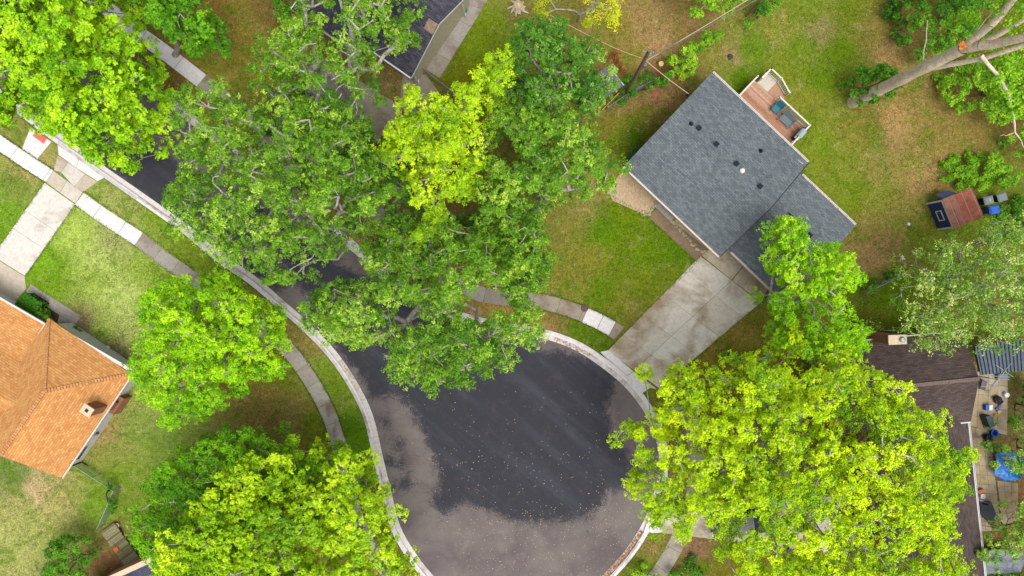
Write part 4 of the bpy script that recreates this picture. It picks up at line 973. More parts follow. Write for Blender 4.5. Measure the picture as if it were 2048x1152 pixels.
# ------------------------------------------------------------------ small things
def thing_at(mb, name, mat, lab, cat, group=None): return tag(mb.build(name, mat), lab, cat, group)
x, y = P(1321, 129, .2); thing_at(MB().lathe(x, y, [(.2,.1),(.21,.45),(.19,.47)], 18), 'round_bucket', plain('pale yellow lid', C(240,215,140), .5), 'round pale yellow bucket lid by the bush near the utility pole', 'bucket')
x, y = P(1461, 113, .2); thing_at(MB().blob((x, y, .15), .22, .5, .4, 5), 'dark_stone', M['dstone'], 'dark stone on the lawn above the grey roof peak', 'stone')
x, y = P(1804, 515, .2); thing_at(MB().blob((x, y, .2), .17, .8, .3, 6), 'white_bag', M['white'], 'small white bag on the dry lawn left of the pale tree', 'bag')
x, y = P(1819, 448, .2); thing_at(MB().blob((x, y, .13), .13, .4, .5, 8), 'white_wrapper', M['white'], 'tiny pale wrapper on the lawn left of the rusty shed', 'litter')
x, y = P(1721, 556, .2); thing_at(MB().blob((x, y, .14), .2, .4, .3, 7), 'grey_stone', M['hub'], 'flat grey-blue stone on the grass beside the wire fence', 'stone')
x, y = P(215, 696, .3); mb = MB(); mb.blob((x, y, .22), .17, .9, .3, 2); mb.blob((x-.25, y+.03, .2), .1, .9, .2, 3); mb.tube((x-.3, y+.03, .2), (x-.5, y+.06, .15), .03)
thing_at(mb, 'goose_ornament', M['white'], 'small white bird-shaped lawn ornament in front of the orange-roofed house', 'ornament')
x, y = P(123, 659, .2); thing_at(MB().box(x, y, .17, .62, .75, .06, -.6), 'door_mat', plain('brown mat', C(88,68,62), .9), 'dark brown mat by the eave of the orange-roofed house', 'mat')
x, y = P(137, 655, .3); mb = MB(); mb.tube((x-.15, y, .17), (x+.15, y+.05, .17), .04); mb.lathe(x, y, [(.1,.14),(.14,.2),(.13,.36),(.1,.38)], 12); thing_at(mb, 'watering_can', M['teal2'], 'small teal watering can beside the round clipped bush', 'watering can')
x, y = P(1169, 616, .1); thing_at(MB().lathe(x, y, [(.31,.05),(.31,.128),(.28,.134)], 24), 'manhole_cover', M['lid'], 'round rusty manhole cover set in the edge of the curved sidewalk', 'manhole cover')
x, y = P(1205, 631, .1); thing_at(MB().lathe(x, y, [(.045,.05),(.045,.13)], 10), 'water_valve_cap', M['black'], 'tiny black valve cap in the white sidewalk slab', 'valve cap')
x, y = P(1176, 1064, .0); thing_at(MB().lathe(x, y, [(.16,-.02),(.15,.008)], 14), 'manhole_plug', M['black'], 'black round plug in the asphalt near the bottom of the turning circle', 'plug')
for k, (a, b, l) in enumerate(((317,160,'uppermost of three orange flags on the verge'),(338,173,'middle one of three orange flags on the verge'),(333,194,'lowest of three orange flags on the verge, next to the kerb'))):
    x, y = P(a, b, .3); r = empty('marker_flag', (x, y, ZL), l, 'marker flag', 'orange marker flags on the verge')
    MB().tube((0,0,0), (0,0,.4), .008, n=5).build('wire', M['metal'], r, local=True); MB().box(.09, 0, .35, .2, .1, .012, .4+k).build('flag', plain('orange flag', C(245,170,50)), r, local=True)
# stump at the top
x, y = P(1036, 12, .5); sr = empty('tree_stump', (x, y, ZL), 'pale cut tree stump with spreading roots at the top edge', 'stump')
mb = MB(); mb.blob((0, 0, .15), .42, .9, .6, 4, 14)
for k in range(9):
    a = k*.7+rnd.random()*.3; r0 = rnd.uniform(.55, .95)
    mb.tube((.2*math.cos(a), .2*math.sin(a), .35), (.5*math.cos(a), .5*math.sin(a), .14), .16, .1); mb.tube((.5*math.cos(a), .5*math.sin(a), .14), (r0*math.cos(a+.15), r0*math.sin(a+.15), 0), .1, .03)
mb.build('roots', BARK2, sr, local=True); MB().lathe(0, .02, [(.33,.4),(.36,.56),(.3,.58)], 14).build('cut_face', plain('cut wood', C(205,180,150), .9, var=.25, scale=10), sr, local=True)
# edging stones by the grey house
def stones(name, line, n, r, lab, group, jit=.12):
    L = catmull(PP(line), False, 8)
    for k in range(n):
        p = L[int((k+rnd.random()*.5)/n*(len(L)-1))]; x, y = p[0]+rnd.gauss(0, jit), p[1]+rnd.gauss(0, jit)
        s = r*rnd.uniform(.6, 1.4)
        o = MB().blob((x, y, ZL+s*.35), s, .6, .5, k*1.3, 6).build(name, M['stone']); tag(o, lab, 'stone', group)
stones('edging_stone', [(1218,386),(1236,402),(1262,416),(1284,424),(1292,430)], 26, .09, 'pale stone edging the tan gravel bed below the grey roof corner', 'stones edging the gravel bed', .05)
stones('edging_stone', [(1298,424),(1308,414),(1314,405)], 6, .11, 'larger pale stone at the end of the gravel bed beside the porch step', 'stones at the porch step', .06)
stones('edging_stone', [(1344,444),(1362,464),(1380,484),(1400,502),(1412,504)], 34, .1, 'pale stone along the narrow bed between the front walk and the grey roof', 'stones along the front walk', .07)
# patio clutter by the brown house
def bag(px, py, r, lab, seed): 
    x, y = P(px, py, .4); mb = MB(); mb.blob((x, y, ZL+r*.7), r, .8, .6, seed, 10); mb.tube((x, y, ZL+r*1.35), (x+.05, y, ZL+r*1.7), .06, .09)
    thing_at(mb, 'rubbish_bag', M['black'], lab, 'rubbish bag', 'black rubbish bags on the patio')
bag(1996, 799, .28, 'black rubbish bag on the patio, highest and nearest the folding chair', 1); bag(2003, 803, .2, 'smaller dark bag pressed against the highest black bag', 2)
bag(1978, 876, .34, 'black rubbish bag just below the blue tub on the patio', 5); bag(1975, 891, .22, 'lowest black bag, just above the leafy pale branches', 9)
x, y = P(1977, 815, .4); cr = empty('cool_box', (x, y, ZL), 'blue cool box with a white lid on the patio', 'cool box'); MB().box(-.16,0,.22,.22,.42,.4).build('body', M['blue'], cr, local=True); MB().box(.1,0,.24,.28,.4,.44).build('lid', M['white'], cr, local=True)
x, y = P(2014, 790, .4); thing_at(MB().lathe(x, y, [(.2,.1),(.2,.42),(.16,.44)], 14), 'white_stool', M['white'], 'round white stool at the right side of the patio', 'stool')
x, y = P(1973, 841, .5); mb = MB(); mb.box(x, y, .5, .38, .9, .8, .35); mb.box(x+.02, y, .92, .42, .95, .06, .35); thing_at(mb, 'storage_bin', plain('dark slate plastic', C(35,60,72), .5), 'long dark slate storage box tilted on the patio', 'storage box')
x, y = P(1990, 866, .5); mb = MB(); mb.lathe(x, y, [(.2,.1),(.28,.5),(.3,.52),(.24,.5),(.18,.15)], 16); thing_at(mb, 'blue_tub', M['blue'], 'open bright blue tub half under leaves on the patio', 'tub')
x, y = P(2002, 812, .3); thing_at(MB().blob((x, y, .25), .16, .8, .4, 3), 'violet_ball', M['purple'], 'soft violet ball among the clutter right of the cool box', 'ball')
x, y = P(1996, 818, .3); thing_at(MB().lathe(x, y, [(.1,.1),(.14,.32),(.1,.33)], 12), 'blue_pot', M['blue'], 'small blue pot between the cool box and the violet ball', 'plant pot')
x, y = P(1999, 824, .3); thing_at(MB().lathe(x, y, [(.1,.1),(.14,.3),(.1,.31)], 12), 'yellow_pot', M['yellow'], 'small yellow pot just below the blue pot', 'plant pot')
x, y = P(1992, 831, .3); thing_at(MB().lathe(x, y, [(.1,.1),(.13,.26),(.1,.27)], 12), 'orange_pot', M['orangep'], 'small orange pot lowest in the cluster beside the cool box', 'plant pot')
x, y = P(2002, 753, .3); thing_at(MB().box(x, y, .35, .75, .5, .5, .1), 'grey_crate', M['hub'], 'grey crate at the edge of the lean-to roof', 'crate')
pc = patio_chair(1968, 770, .75, 'dark framed folding chair with a mauve seat at the top of the patio', False, 1.3, 'folding chairs', 'folding chair', 'dark', plain('mauve fabric', C(120,100,105), .8), ZL+.02)
x, y = P(1962, 983, .4); thing_at(MB().box(x, y, .28, .5, .3, .35, .3), 'terracotta_planter', plain('terracotta', C(200,125,90), .9), 'terracotta planter against the gutter of the brown wing', 'planter')
x, y = P(1964, 992, .4); mb = MB(); 
for a, b, c, d in ((-.15,0,.06,.3),(.15,0,.06,.3),(0,-.15,.24,.05),(0,.15,.24,.05)): mb.box(x+a, y+b, .5, c, d, .05)
mb.box(x, y, .3, .28, .28, .3); thing_at(mb, 'plant_stand', M['white'], 'small white square-topped stand just below the terracotta planter', 'stand')
for k, (a, b) in enumerate(((1966,1003),(1970,1008))):
    x, y = P(a, b, .3); thing_at(MB().box(x, y, .2+.06*k, .5, .1, .08, -.3), 'pale_plank', M['cream'], ['short pale plank just below the white stand', 'lower of the two short pale planks by the brown wing'][k], 'plank', 'pale planks by the brown wing')
q = PP([(1962,1004),(1984,1004),(1999,1040),(1985,1052),(1964,1030)], .4); thing_at(MB().prism(q, .12, .3), 'dark_tarp', plain('dark slate sheet', C(62,66,80), .6, var=.2), 'dark slate sheet beside the lower end of the brown wing', 'tarp')
def cloth(pts, z, amp, mat, lab, name='tarp', s=1.0):
    pw = PP(pts, z); X0, X1 = min(p[0] for p in pw), max(p[0] for p in pw); Y0, Y1 = min(p[1] for p in pw), max(p[1] for p in pw)
    xs_ = np.arange(X0, X1, .08); ys_ = np.arange(Y0, Y1, .08)
    zf = lambda X, Y: z+amp*np.array([[noise.noise(Vector((a*s, b*s, 3)))+.4*abs(noise.noise(Vector((a*3.5*s, b*3.5*s, 9)))) for a, b in zip(r1_, r2_)] for r1_, r2_ in zip(X, Y)])
    o = gridmesh(name, xs_, ys_, zf, lambda X, Y: inpoly(X, Y, pw), mat, lambda X, Y: {}); m = o.modifiers.new('solid', 'SOLIDIFY'); m.thickness = .02
    return tag(o, lab, 'tarp')
cloth([(1992,908),(2030,904),(2052,930),(2040,958),(2012,962),(1990,948)], .9, .3, M['tarp'], 'crumpled bright blue tarp under the branches at the right edge')
cloth([(1918,1112),(1960,1106),(2030,1096),(2052,1112),(2040,1144),(1962,1152),(1930,1132)], 1.1, .35, M['gtarp'], 'sagging grey tarp under the shrubs at the bottom right')

# car glimpsed under the huge tree
def car(px, py, rot, paint, lab):
    x, y = P(px, py, .8); r = empty('parked_car', (x, y, ZL+.02), lab, 'car', 'cars parked under the huge lime tree'); r.rotation_euler.z = rot
    prof = [(-2.2,.35),(-2.25,.75),(-1.6,.92),(-1.0,.98),(1.5,1.0),(2.15,.95),(2.25,.6),(2.2,.35)]
    top = [(-1.0,.985),(-.35,1.42),(1.0,1.45),(1.65,1.005)]
    def ext(pr, w0, w1):
        n = len(pr); vs = [(a, -w0 if z < 1.2 else -w1, z) for a, z in pr]+[(a, w0 if z < 1.2 else w1, z) for a, z in pr]
        return vs, [tuple(range(n)), tuple(range(2*n-1, n-1, -1))]+[(i, n+i, n+(i+1)%n, (i+1)%n) for i in range(n)]
    mb = MB(); mb.add(*ext(prof, .9, .9)); bo = mb.build('body', paint, r, local=True)
    m = bo.modifiers.new('bevel', 'BEVEL'); m.width = .07; m.segments = 2
    MB().add(*ext(top, .82, .62)).build('cabin_glass', M['glass'], r, local=True)
    MB().add(*ext([(-.33,1.425),(-.3,1.47),(.95,1.495),(1.0,1.455)], .64, .64)).build('car_roof', paint, r, local=True)
    for a in (-1.4, 1.4):
        for s in (-1, 1):
            w_ = MB().tube((a, s*.74, .33), (a, s*.93, .33), .33, n=18).build('wheel', M['black'], r, local=True); MB().tube((a, s*.931, .33), (a, s*.94, .33), .2, n=12).build('rim', M['metal'], w_, local=True)
    for s in (-1, 1): MB().box(-2.2, s*.65, .72, .12, .35, .14).build('headlight', M['white'], r, local=True); MB().box(2.22, s*.68, .8, .1, .3, .14).build('tail_light', plain('tail light', C(200,40,30), .3), r, local=True)
car(1478, 1046, .12, plain('black car paint', C(30,32,38), .25), 'black car glimpsed through gaps near the lower left of the huge lime tree')
car(1735, 1050, .1, plain('grey car paint', C(95,100,108), .25), 'dark grey car glimpsed deeper under the huge lime tree near the brown house')

# ------------------------------------------------------------------ trees and shrubs
def leafmesh(name, cen, rad, sprigs, leaves, ls, mat, parent, rg, spr=.26, up=.55, tv=.16, clump_t=None, squash=.75, asp=.6):
    n = len(cen); cen = np.repeat(cen, sprigs, 0); rd = np.repeat(rad, sprigs)
    ct = np.repeat(clump_t if clump_t is not None else rg.normal(.5, .16, n), sprigs)
    d = rg.normal(size=(len(cen), 3)); d[:, 2] = np.abs(d[:, 2])*.9-.25; d /= np.linalg.norm(d, axis=1)[:, None]
    rr = rg.random(len(cen))**.45; off = d*(rd*rr)[:, None]; off[:, 2] *= squash
    sc_ = cen+off; st = ct+rg.normal(0, tv, len(cen)); outd = d
    m = leaves; s3 = np.repeat(sc_, m, 0); t3 = np.repeat(st, m)+rg.normal(0, .09, len(s3)); o3 = np.repeat(outd, m, 0)
    dd = rg.normal(size=s3.shape); dd /= np.linalg.norm(dd, axis=1)[:, None]
    pos = s3+dd*(spr*rg.random(len(s3))**.5)[:, None]*np.array([1, 1, .6])
    nrm = dd*.45+o3*.35+np.array([0, 0, up])+rg.normal(0, .32, s3.shape); nrm /= np.linalg.norm(nrm, axis=1)[:, None]
    a = rg.normal(size=s3.shape); t = np.cross(nrm, a); t /= np.linalg.norm(t, axis=1)[:, None]; b = np.cross(nrm, t)
    L = (ls*rg.uniform(.7, 1.3, len(s3)))[:, None]; W = L*asp
    v = np.stack([pos-t*L*.5, pos+b*W*.5+nrm*L*.08-t*L*.05, pos+t*L*.5-nrm*L*.08, pos-b*W*.5+nrm*L*.08-t*L*.05], 1)
    v = v.reshape(-1, 3)-np.array(parent.location if parent is not None else (0, 0, 0)); N = len(pos)
    v[:, 2] = np.maximum(v[:, 2], .05)
    me = bpy.data.meshes.new(name); me.vertices.add(N*4); me.vertices.foreach_set("co", v.astype(np.float32).ravel())
    me.loops.add(N*4); me.loops.foreach_set("vertex_index", np.arange(N*4, dtype=np.int32))
    me.polygons.add(N); me.polygons.foreach_set("loop_start", np.arange(N, dtype=np.int32)*4); me.polygons.foreach_set("loop_total", np.full(N, 4, np.int32))
    me.update(calc_edges=True)
    at = me.attributes.new("tint", 'FLOAT', 'FACE'); at.data.foreach_set("value", np.clip(t3, 0, 1).astype(np.float32))
    me.materials.append(mat); o = bpy.data.objects.new(name, me); sc.collection.objects.link(o); o.parent = parent
    leafmesh.total += N; return o
leafmesh.total = 0
def skeleton(base, hub, targets, r0, rg, mat, root, tip=.012, wob=.25, expo=.46):
    nodes = [np.array(base, float)]; par = [-1]; K = 6
    base = np.array(base, float); hub = np.array(hub, float)
    bend = rg.normal(0, .15, 3)*np.array([1, 1, 0])
    for k in range(1, K+1):
        t = k/K; nodes.append(base+(hub-base)*t+bend*math.sin(math.pi*t)); par.append(len(nodes)-2)
    plen = [np.linalg.norm(hub-base)*k/K for k in range(K+1)]
    order = np.argsort(np.linalg.norm(targets-hub, axis=1)); ends = []
    for ti in order:
        T = targets[ti]; A = np.array(nodes); d = np.linalg.norm(A-T, axis=1)
        up = A[:, 2] > T[2]+.2; cost = d*1.0+.22*np.array(plen)+np.where(up, 2.5, 0)
        cost[:max(2, K-3)] += 5
        j = int(np.argmin(cost)); S = nodes[j]; n = max(2, int(d[j]/.8)); prev = j
        side = rg.normal(0, wob, 3)*min(d[j], 3)*.3
        for k in range(1, n+1):
            t = k/n; p = S+(T-S)*t+side*math.sin(math.pi*t)+np.array([0, 0, .12*d[j]*math.sin(math.pi*t)])
            if k < n: p = p+rg.normal(0, .05, 3)
            nodes.append(p); par.append(prev); plen.append(plen[prev]+d[j]/n); prev = len(nodes)-1
        ends.append(prev)
    cnt = np.zeros(len(nodes)); 
    for e in ends: cnt[e] += 1
    for i in range(len(nodes)-1, 0, -1): cnt[par[i]] += cnt[i]
    tot = max(cnt[0], 1); rad = np.maximum(tip, r0*(np.maximum(cnt, .3)/tot)**expo)
    rad[0] *= 1.35
    mb = MB()
    for i in range(1, len(nodes)):
        p = par[i]; ra = rad[p] if cnt[p] < cnt[i]*1.6+1 or p <= K else rad[i]*1.15
        mb.tube(nodes[p], nodes[i], min(ra, rad[i]*1.5+.02) if i > 1 else ra, rad[i], 9 if rad[i] > .12 else 5, cap=False)
    return mb.build('trunk', mat, root, smooth=True)
def crown_targets(poly, zc, zt, spacing, layers, rg, holes=(), gap=0.0, gs=.35, seed=0, inset=.5):
    x0, x1 = min(p[0] for p in poly), max(p[0] for p in poly); y0, y1 = min(p[1] for p in poly), max(p[1] for p in poly)
    pts = []
    for l in range(layers):
        gx, gy = np.meshgrid(np.arange(x0, x1+spacing, spacing), np.arange(y0, y1+spacing, spacing*.87))
        gx = gx+(np.arange(gx.shape[0])[:, None] % 2)*spacing/2+rg.uniform(-.5, .5, gx.shape)*spacing*1.0; gy = gy+rg.uniform(-.5, .5, gy.shape)*spacing*1.0
        x, y = gx.ravel()+l*.31, gy.ravel()-l*.27; s = -sdf(x, y, poly); k = s > inset*.4; x, y, s = x[k], y[k], s[k]
        for h in holes:
            k = sdf(x, y, h) > .25; x, y, s = x[k], y[k], s[k]
        if gap > 0:
            nv = np.array([noise.noise(Vector((a*gs, b*gs, seed*7.7)))+.5*noise.noise(Vector((a*gs*2.6, b*gs*2.6, seed+4))) for a, b in zip(x, y)])
            th = np.sort(nv)[int(gap*len(nv))] if len(nv) > 4 else -9
            k = nv > th; x, y, s = x[k], y[k], s[k]
        D = max(s.max(), .5) if len(s) else 1; D = min(D, 6.5)
        q = np.clip(s/D, 0, 1); z = zc+(zt-zc)*np.sqrt(np.clip(1-(1-q)**2, 0, 1))
        z += np.array([noise.noise(Vector((a*.45, b*.45, seed+9)))*1.5+noise.noise(Vector((a*.17, b*.17, seed+29)))*1.6 for a, b in zip(x, y)])
        if l: z = z-l*(zt-zc+3)*.24*rg.uniform(.6, 1.3, len(z))
        pts.append(np.stack([x, y, z], 1))
    return np.concatenate(pts)
def tree(name, label, poly, zc, zt, base, mat, bark=None, r0=.35, spacing=1.05, layers=3, leaves=16, sprigs=22, ls=.125, gap=0, holes=(), seed=1, cat='tree', group=None, bare=.0, cr=.72, hubz=None, gs=.35, up=.55, tv=.16, hubpx=None, spr=.19, inset=.6):
    rg = np.random.default_rng(seed); pw = PP(poly, zc); b = P(*base) if base else None
    cxy = np.mean(pw, 0)
    if b is None: b = tuple(cxy)
    root = empty(name, (b[0], b[1], 0), label, cat, group)
    hw = [PP(h, zc+1) for h in holes]
    T = crown_targets(pw, zc, zt, spacing, layers, rg, hw, gap, gs, seed, inset)
    hz = hubz or zc*.6; hx = P(*hubpx, hz) if hubpx else (b[0]*.6+cxy[0]*.4, b[1]*.6+cxy[1]*.4)
    skeleton((b[0], b[1], -.05), (hx[0], hx[1], hz), T, r0, rg, bark or BARK, root)
    keep = rg.random(len(T)) > bare; T2 = T[keep]
    R = cr*rg.uniform(.5, 1.4, len(T2))*spacing/1.15
    ct = np.array([.5+.5*noise.noise(Vector((p[0]*.55, p[1]*.55, p[2]*.55+seed)))+.3*noise.noise(Vector((p[0]*.16, p[1]*.16, seed+50))) for p in T2])+rg.normal(0, .09, len(T2))
    leafmesh('crown', T2, R, sprigs, leaves, ls, mat, root, rg, clump_t=ct, up=up, tv=tv, spr=spr); return root
LM = dict(
 lime=leafmat('lime leaves', (92,148,5), (176,216,8), (196,228,24)), lime2=leafmat('yellow-lime leaves', (92,148,8), (158,204,14), (190,222,40)),
 top=leafmat("fresh green leaves", (78,142,6), (142,200,12), (172,216,30)), mid=leafmat('green leaves', (62,120,10), (98,165,16), (135,190,40)),
 oak=leafmat('oak leaves', (54,102,14), (108,162,32), (158,198,70)), oakd=leafmat('dark green leaves', (42,90,16), (82,140,30), (138,176,80)),
 maple=leafmat('maple leaves', (78,142,4), (138,200,8), (172,220,25)), maple2=leafmat('deep maple leaves', (64,124,6), (112,176,10), (140,198,20)),
 pale=leafmat('pale leaves', (72,126,24), (128,172,58), (192,212,130)), bush=leafmat('bush leaves', (42,92,10), (84,146,20), (130,180,50)),
 bushl=leafmat('bright bush leaves', (75,130,15), (120,180,25), (165,200,50)), hedge=leafmat('hedge leaves', (30,85,12), (60,125,18), (80,140,30)),
 yel=leafmat('thin yellow leaves', (130,155,10), (180,200,15), (210,215,40)), red=leafmat('reddish leaves', (105,62,24), (138,92,44), (120,120,50)),
)
tree('lime_tree', 'large bright lime-green tree filling the top left corner over the road', [(-90,-80),(255,-80),(255,-10),(270,50),(298,105),(322,165),(322,225),(330,262),(292,255),(292,300),(262,338),(228,322),(185,330),(165,300),(138,272),(125,238),(62,215),(20,245),(-90,245)],
     8, 13, (60,150), LM['top'], r0=.4, gap=.05, layers=4, holes=[[(205,30),(225,20),(245,50),(228,58)],[(232,285),(255,290),(250,310),(235,305)]], seed=3, ls=.18)
tree('shade_tree', 'medium dark green tree at the top left between the road and the dry lawn', [(235,-70),(395,-60),(392,0),(430,28),(455,75),(455,112),(420,125),(390,112),(352,90),(318,55),(280,10)], 6, 9.5, (350,110), LM['mid'], r0=.22, gap=.06, seed=5, ls=.18)
tree('oak_tree', 'broad grey-limbed oak spreading over the road in the upper middle left', [(395,205),(440,185),(500,165),(545,190),(600,200),(700,235),(750,270),(790,330),(800,400),(770,450),(700,470),(690,520),(640,540),(600,580),(540,575),(500,550),(450,510),(400,490),(345,470),(340,450),(368,420),(370,380),(395,300),(370,260)],
     9, 14.5, (640,400), LM['oak'], r0=.5, gap=.03, seed=11, bare=.2, spacing=1.1, ls=.13, gs=.28, layers=3, up=.4, tv=.2,
     holes=[[(420,250),(450,240),(470,262),(440,275)],[(555,285),(590,285),(590,310),(560,305)]])
tree('oak_tree', 'oak with open grey limbs growing against the charcoal roof at the top', [(545,75),(560,45),(590,40),(600,-40),(840,-60),(850,20),(838,60),(822,110),(815,160),(795,200),(760,215),(700,270),(620,270),(560,215),(505,180),(530,130),(535,95)],
     8.5, 13.5, (700,200), LM['oak'], r0=.42, gap=.18, seed=17, bare=.18, spacing=1.05, ls=.13, gs=.32, up=.4, tv=.2, holes=[[(665,60),(690,60),(690,85),(668,85)],[(640,140),(680,140),(690,175),(650,185)],[(760,180),(800,150),(840,190),(780,205)]])
tree('dark_tree', 'shaded lower green tree filling the middle between the oaks and the yellow-green tree', [(500,180),(640,190),(760,230),(800,300),(860,420),(960,440),(1000,520),(960,590),(860,560),(760,500),(660,430),(560,330)], 4.5, 7.5, (800,380), LM['oakd'], r0=.2, gap=.22, seed=19, layers=2, ls=.13, tv=.2,
     holes=[[(780,475),(830,480),(825,512),(785,505)],[(700,150),(820,170),(800,230),(720,220)]])
tree('yellow_green_tree', 'bright yellow-green tree standing between the two green crowns in the upper middle', [(815,190),(850,175),(870,195),(930,180),(958,150),(1000,115),(1040,148),(1038,200),(992,240),(985,300),(962,350),(950,400),(900,440),(880,500),(835,500),(790,468),(820,420),(828,370),(770,330),(752,285),(800,258)],
     7.5, 12, (890,330), LM['lime2'], r0=.3, gap=.04, seed=23, ls=.13, bare=.05)
tree('green_tree', 'dense dark green tree just left of the utility pole', [(1010,90),(1060,55),(1110,45),(1150,75),(1182,90),(1215,130),(1232,180),(1215,215),(1190,240),(1150,255),(1080,265),(1030,245),(1000,200),(990,140)], 7.5, 11, (1110,200), LM['oakd'], r0=.3, gap=.05, seed=29, ls=.13, tv=.2)
tree('green_tree', 'mid-green tree whose branch tip reaches the left corner of the grey roof', [(990,235),(1080,228),(1150,250),(1190,290),(1202,325),(1245,335),(1240,368),(1190,402),(1150,400),(1110,400),(1090,440),(1105,500),(1100,560),(1060,580),(1000,540),(955,480),(955,400),(965,330)],
     7.5, 11.5, (1080,390), LM['oak'], r0=.32, gap=.0, seed=31, ls=.13, tv=.2, holes=[[(985,290),(1010,290),(1015,320),(990,325)]])
tree('oak_tree', 'oak hanging over the middle of the turning circle', [(690,500),(780,440),(860,450),(950,430),(1020,470),(1095,500),(1105,570),(1070,590),(1090,640),(1105,665),(1075,702),(1035,690),(1030,730),(985,745),(940,775),(880,785),(830,765),(790,742),(758,712),(700,690),(640,660),(608,600),(640,570),(680,555)],
     8, 13.5, (880,590), LM['oak'], r0=.45, gap=.0, seed=37, bare=.1, spacing=1.05, ls=.13, gs=.3, up=.4, tv=.2,
     holes=[[(690,505),(730,520),(735,570),(700,560)],[(795,605),(850,620),(860,640),(800,660),(785,640)],[(940,585),(985,570),(1010,620),(970,640),(945,620)],[(752,660),(775,655),(778,690),(758,700)]])
tree('sapling_tree', 'thin see-through yellow-leaved tree at the top edge left of the dry lawn', [(1065,0),(1080,-40),(1200,-40),(1237,20),(1242,55),(1217,82),(1190,102),(1150,72),(1110,48),(1060,45)], 4.5, 7, (1160,40), LM['yel'], r0=.12, gap=.3, seed=41, ls=.13, layers=2, leaves=6)
tree('green_tree', 'small green tree at the top edge above the utility wires', [(1320,-50),(1495,-50),(1500,10),(1440,30),(1400,52),(1360,45),(1325,20)], 3, 5.2, (1400,0), LM['bushl'], r0=.14, gap=.2, seed=43, layers=2, ls=.16)
tree('maple_tree', 'round dense green maple crown on the left lawn, higher of the two rounded crowns', [(345,562),(400,545),(470,553),(520,580),(565,612),(588,660),(585,710),(562,745),(512,775),(478,800),(430,822),(400,842),(352,845),(330,800),(297,760),(299,690),(312,640),(320,598)],
     6.5, 11.5, (490,670), LM['maple'], r0=.33, gap=.0, seed=47, ls=.13, spacing=1.05)
tree('maple_tree', 'deep green rounded maple crown at the lower left behind the lime tree', [(480,845),(530,850),(562,875),(600,885),(650,930),(600,1000),(500,1100),(400,1200),(340,1200),(330,1150),(310,1085),(275,1060),(284,1000),(310,950),(350,900),(400,878),(430,852)],
     6, 10, (470,950), LM['maple2'], r0=.33, gap=.0, seed=53, ls=.13)
tree('lime_tree', 'feathery lime tree at the bottom left leaning over the kerb', [(440,960),(480,920),(540,890),(570,880),(610,895),(680,908),(700,880),(745,885),(760,960),(785,1000),(828,1012),(800,1045),(790,1080),(805,1120),(840,1160),(840,1230),(320,1230),(340,1150),(345,1100),(352,1040),(400,1000)],
     8, 12.5, (620,980), LM['lime2'], r0=.35, gap=.05, seed=59, ls=.16, spacing=1.05, bare=.03)
tree('lime_tree', 'bright green tree leaning over the garage roof of the grey house', [(1550,430),(1590,440),(1612,480),(1660,490),(1700,510),(1705,560),(1722,620),(1728,680),(1690,712),(1640,720),(1560,700),(1518,680),(1530,620),(1520,590),(1525,540),(1515,500),(1520,460)], 6.5, 10.5, (1540,600), LM['maple'], r0=.25, gap=.14, seed=61, ls=.13, layers=3)
tree('lime_tree', 'huge bright lime tree at the lower right covering a driveway', [(1340,712),(1400,730),(1450,708),(1520,700),(1560,660),(1620,650),(1700,690),(1762,730),(1800,790),(1850,812),(1870,850),(1917,882),(1882,925),(1915,945),(1900,965),(1872,1000),(1890,1050),(1912,1110),(1890,1160),(1880,1240),(1520,1240),(1455,1140),(1425,1085),(1380,1060),(1340,1080),(1300,1062),(1290,1035),(1265,1010),(1250,975),(1285,940),(1268,915),(1225,882),(1235,845),(1290,840),(1312,810),(1285,760),(1270,742),(1310,733)],
     9, 15, (1500,860), LM['lime'], r0=.55, gap=.06, seed=67, spacing=1.1, ls=.13, gs=.5, holes=[[(1405,1045),(1430,1040),(1435,1075),(1415,1078)],[(1735,1045),(1765,1040),(1768,1070),(1745,1070)],[(1630,825),(1660,830),(1650,845),(1630,842)]])
tree('pale_tree', 'loose pale silvery-green tree between the lawn and the brown roof', [(1800,512),(1850,488),(1920,478),(1962,440),(2010,430),(2110,440),(2110,700),(2040,682),(1990,715),(1960,722),(1930,690),(1900,672),(1860,705),(1822,692),(1780,660),(1790,620),(1772,572),(1745,560),(1790,530)],
     5.5, 9.5, (1900,570), LM['pale'], r0=.28, gap=.12, seed=71, ls=.13, leaves=7, tv=.26, up=.35, layers=3)
# big bare trunk top right
rg = np.random.default_rng(77); bb = P(1703, 208); zf_ = 13.6; ff = P(1925, 95, zf_)
br = empty('tall_tree', (bb[0], bb[1], 0), 'towering pale bare-trunked tree leaning out of the top right corner', 'tree')
mb = MB(); nz = []
KN = 14
for k in range(KN+1):
    t = k/KN; z = zf_*t; nz.append((bb[0]+(ff[0]-bb[0])*t+.12*math.sin(t*7), bb[1]+(ff[1]-bb[1])*t+.1*math.sin(t*5+1), z))
for k in range(KN): mb.tube(nz[k], nz[k+1], .46-.1*k/KN+.03*math.sin(k*1.9), .46-.1*(k+1)/KN+.03*math.sin((k+1)*1.9), 14, cap=False)
tips = []
def limb(p, q, r0, r1, n=7, wob=.25):
    p, q = np.array(p), np.array(q); prev = p; L = np.linalg.norm(q-p); s = rg.normal(0, wob, 3)
    for k in range(1, n+1):
        t = k/n; c = p+(q-p)*t+s*math.sin(math.pi*t)*L*.1+(rg.normal(0, .04, 3) if k < n else 0); mb.tube(prev, c, r0+(r1-r0)*(k-1)/n, r0+(r1-r0)*k/n, 10, cap=False); prev = c
    return prev
Z3 = lambda px, py, z: np.array([*P(px, py, z), z])
pk = np.array(nz[10]); top = np.array(nz[-1])
l1 = limb(top, Z3(2045,-20,19), .27, .16); l2 = limb(top, Z3(2090,70,18.5), .33, .2); l3 = limb(pk, Z3(2080,80,16.5), .2, .13); l4 = limb(np.array(nz[12]), Z3(2110,-10,18), .2, .12)
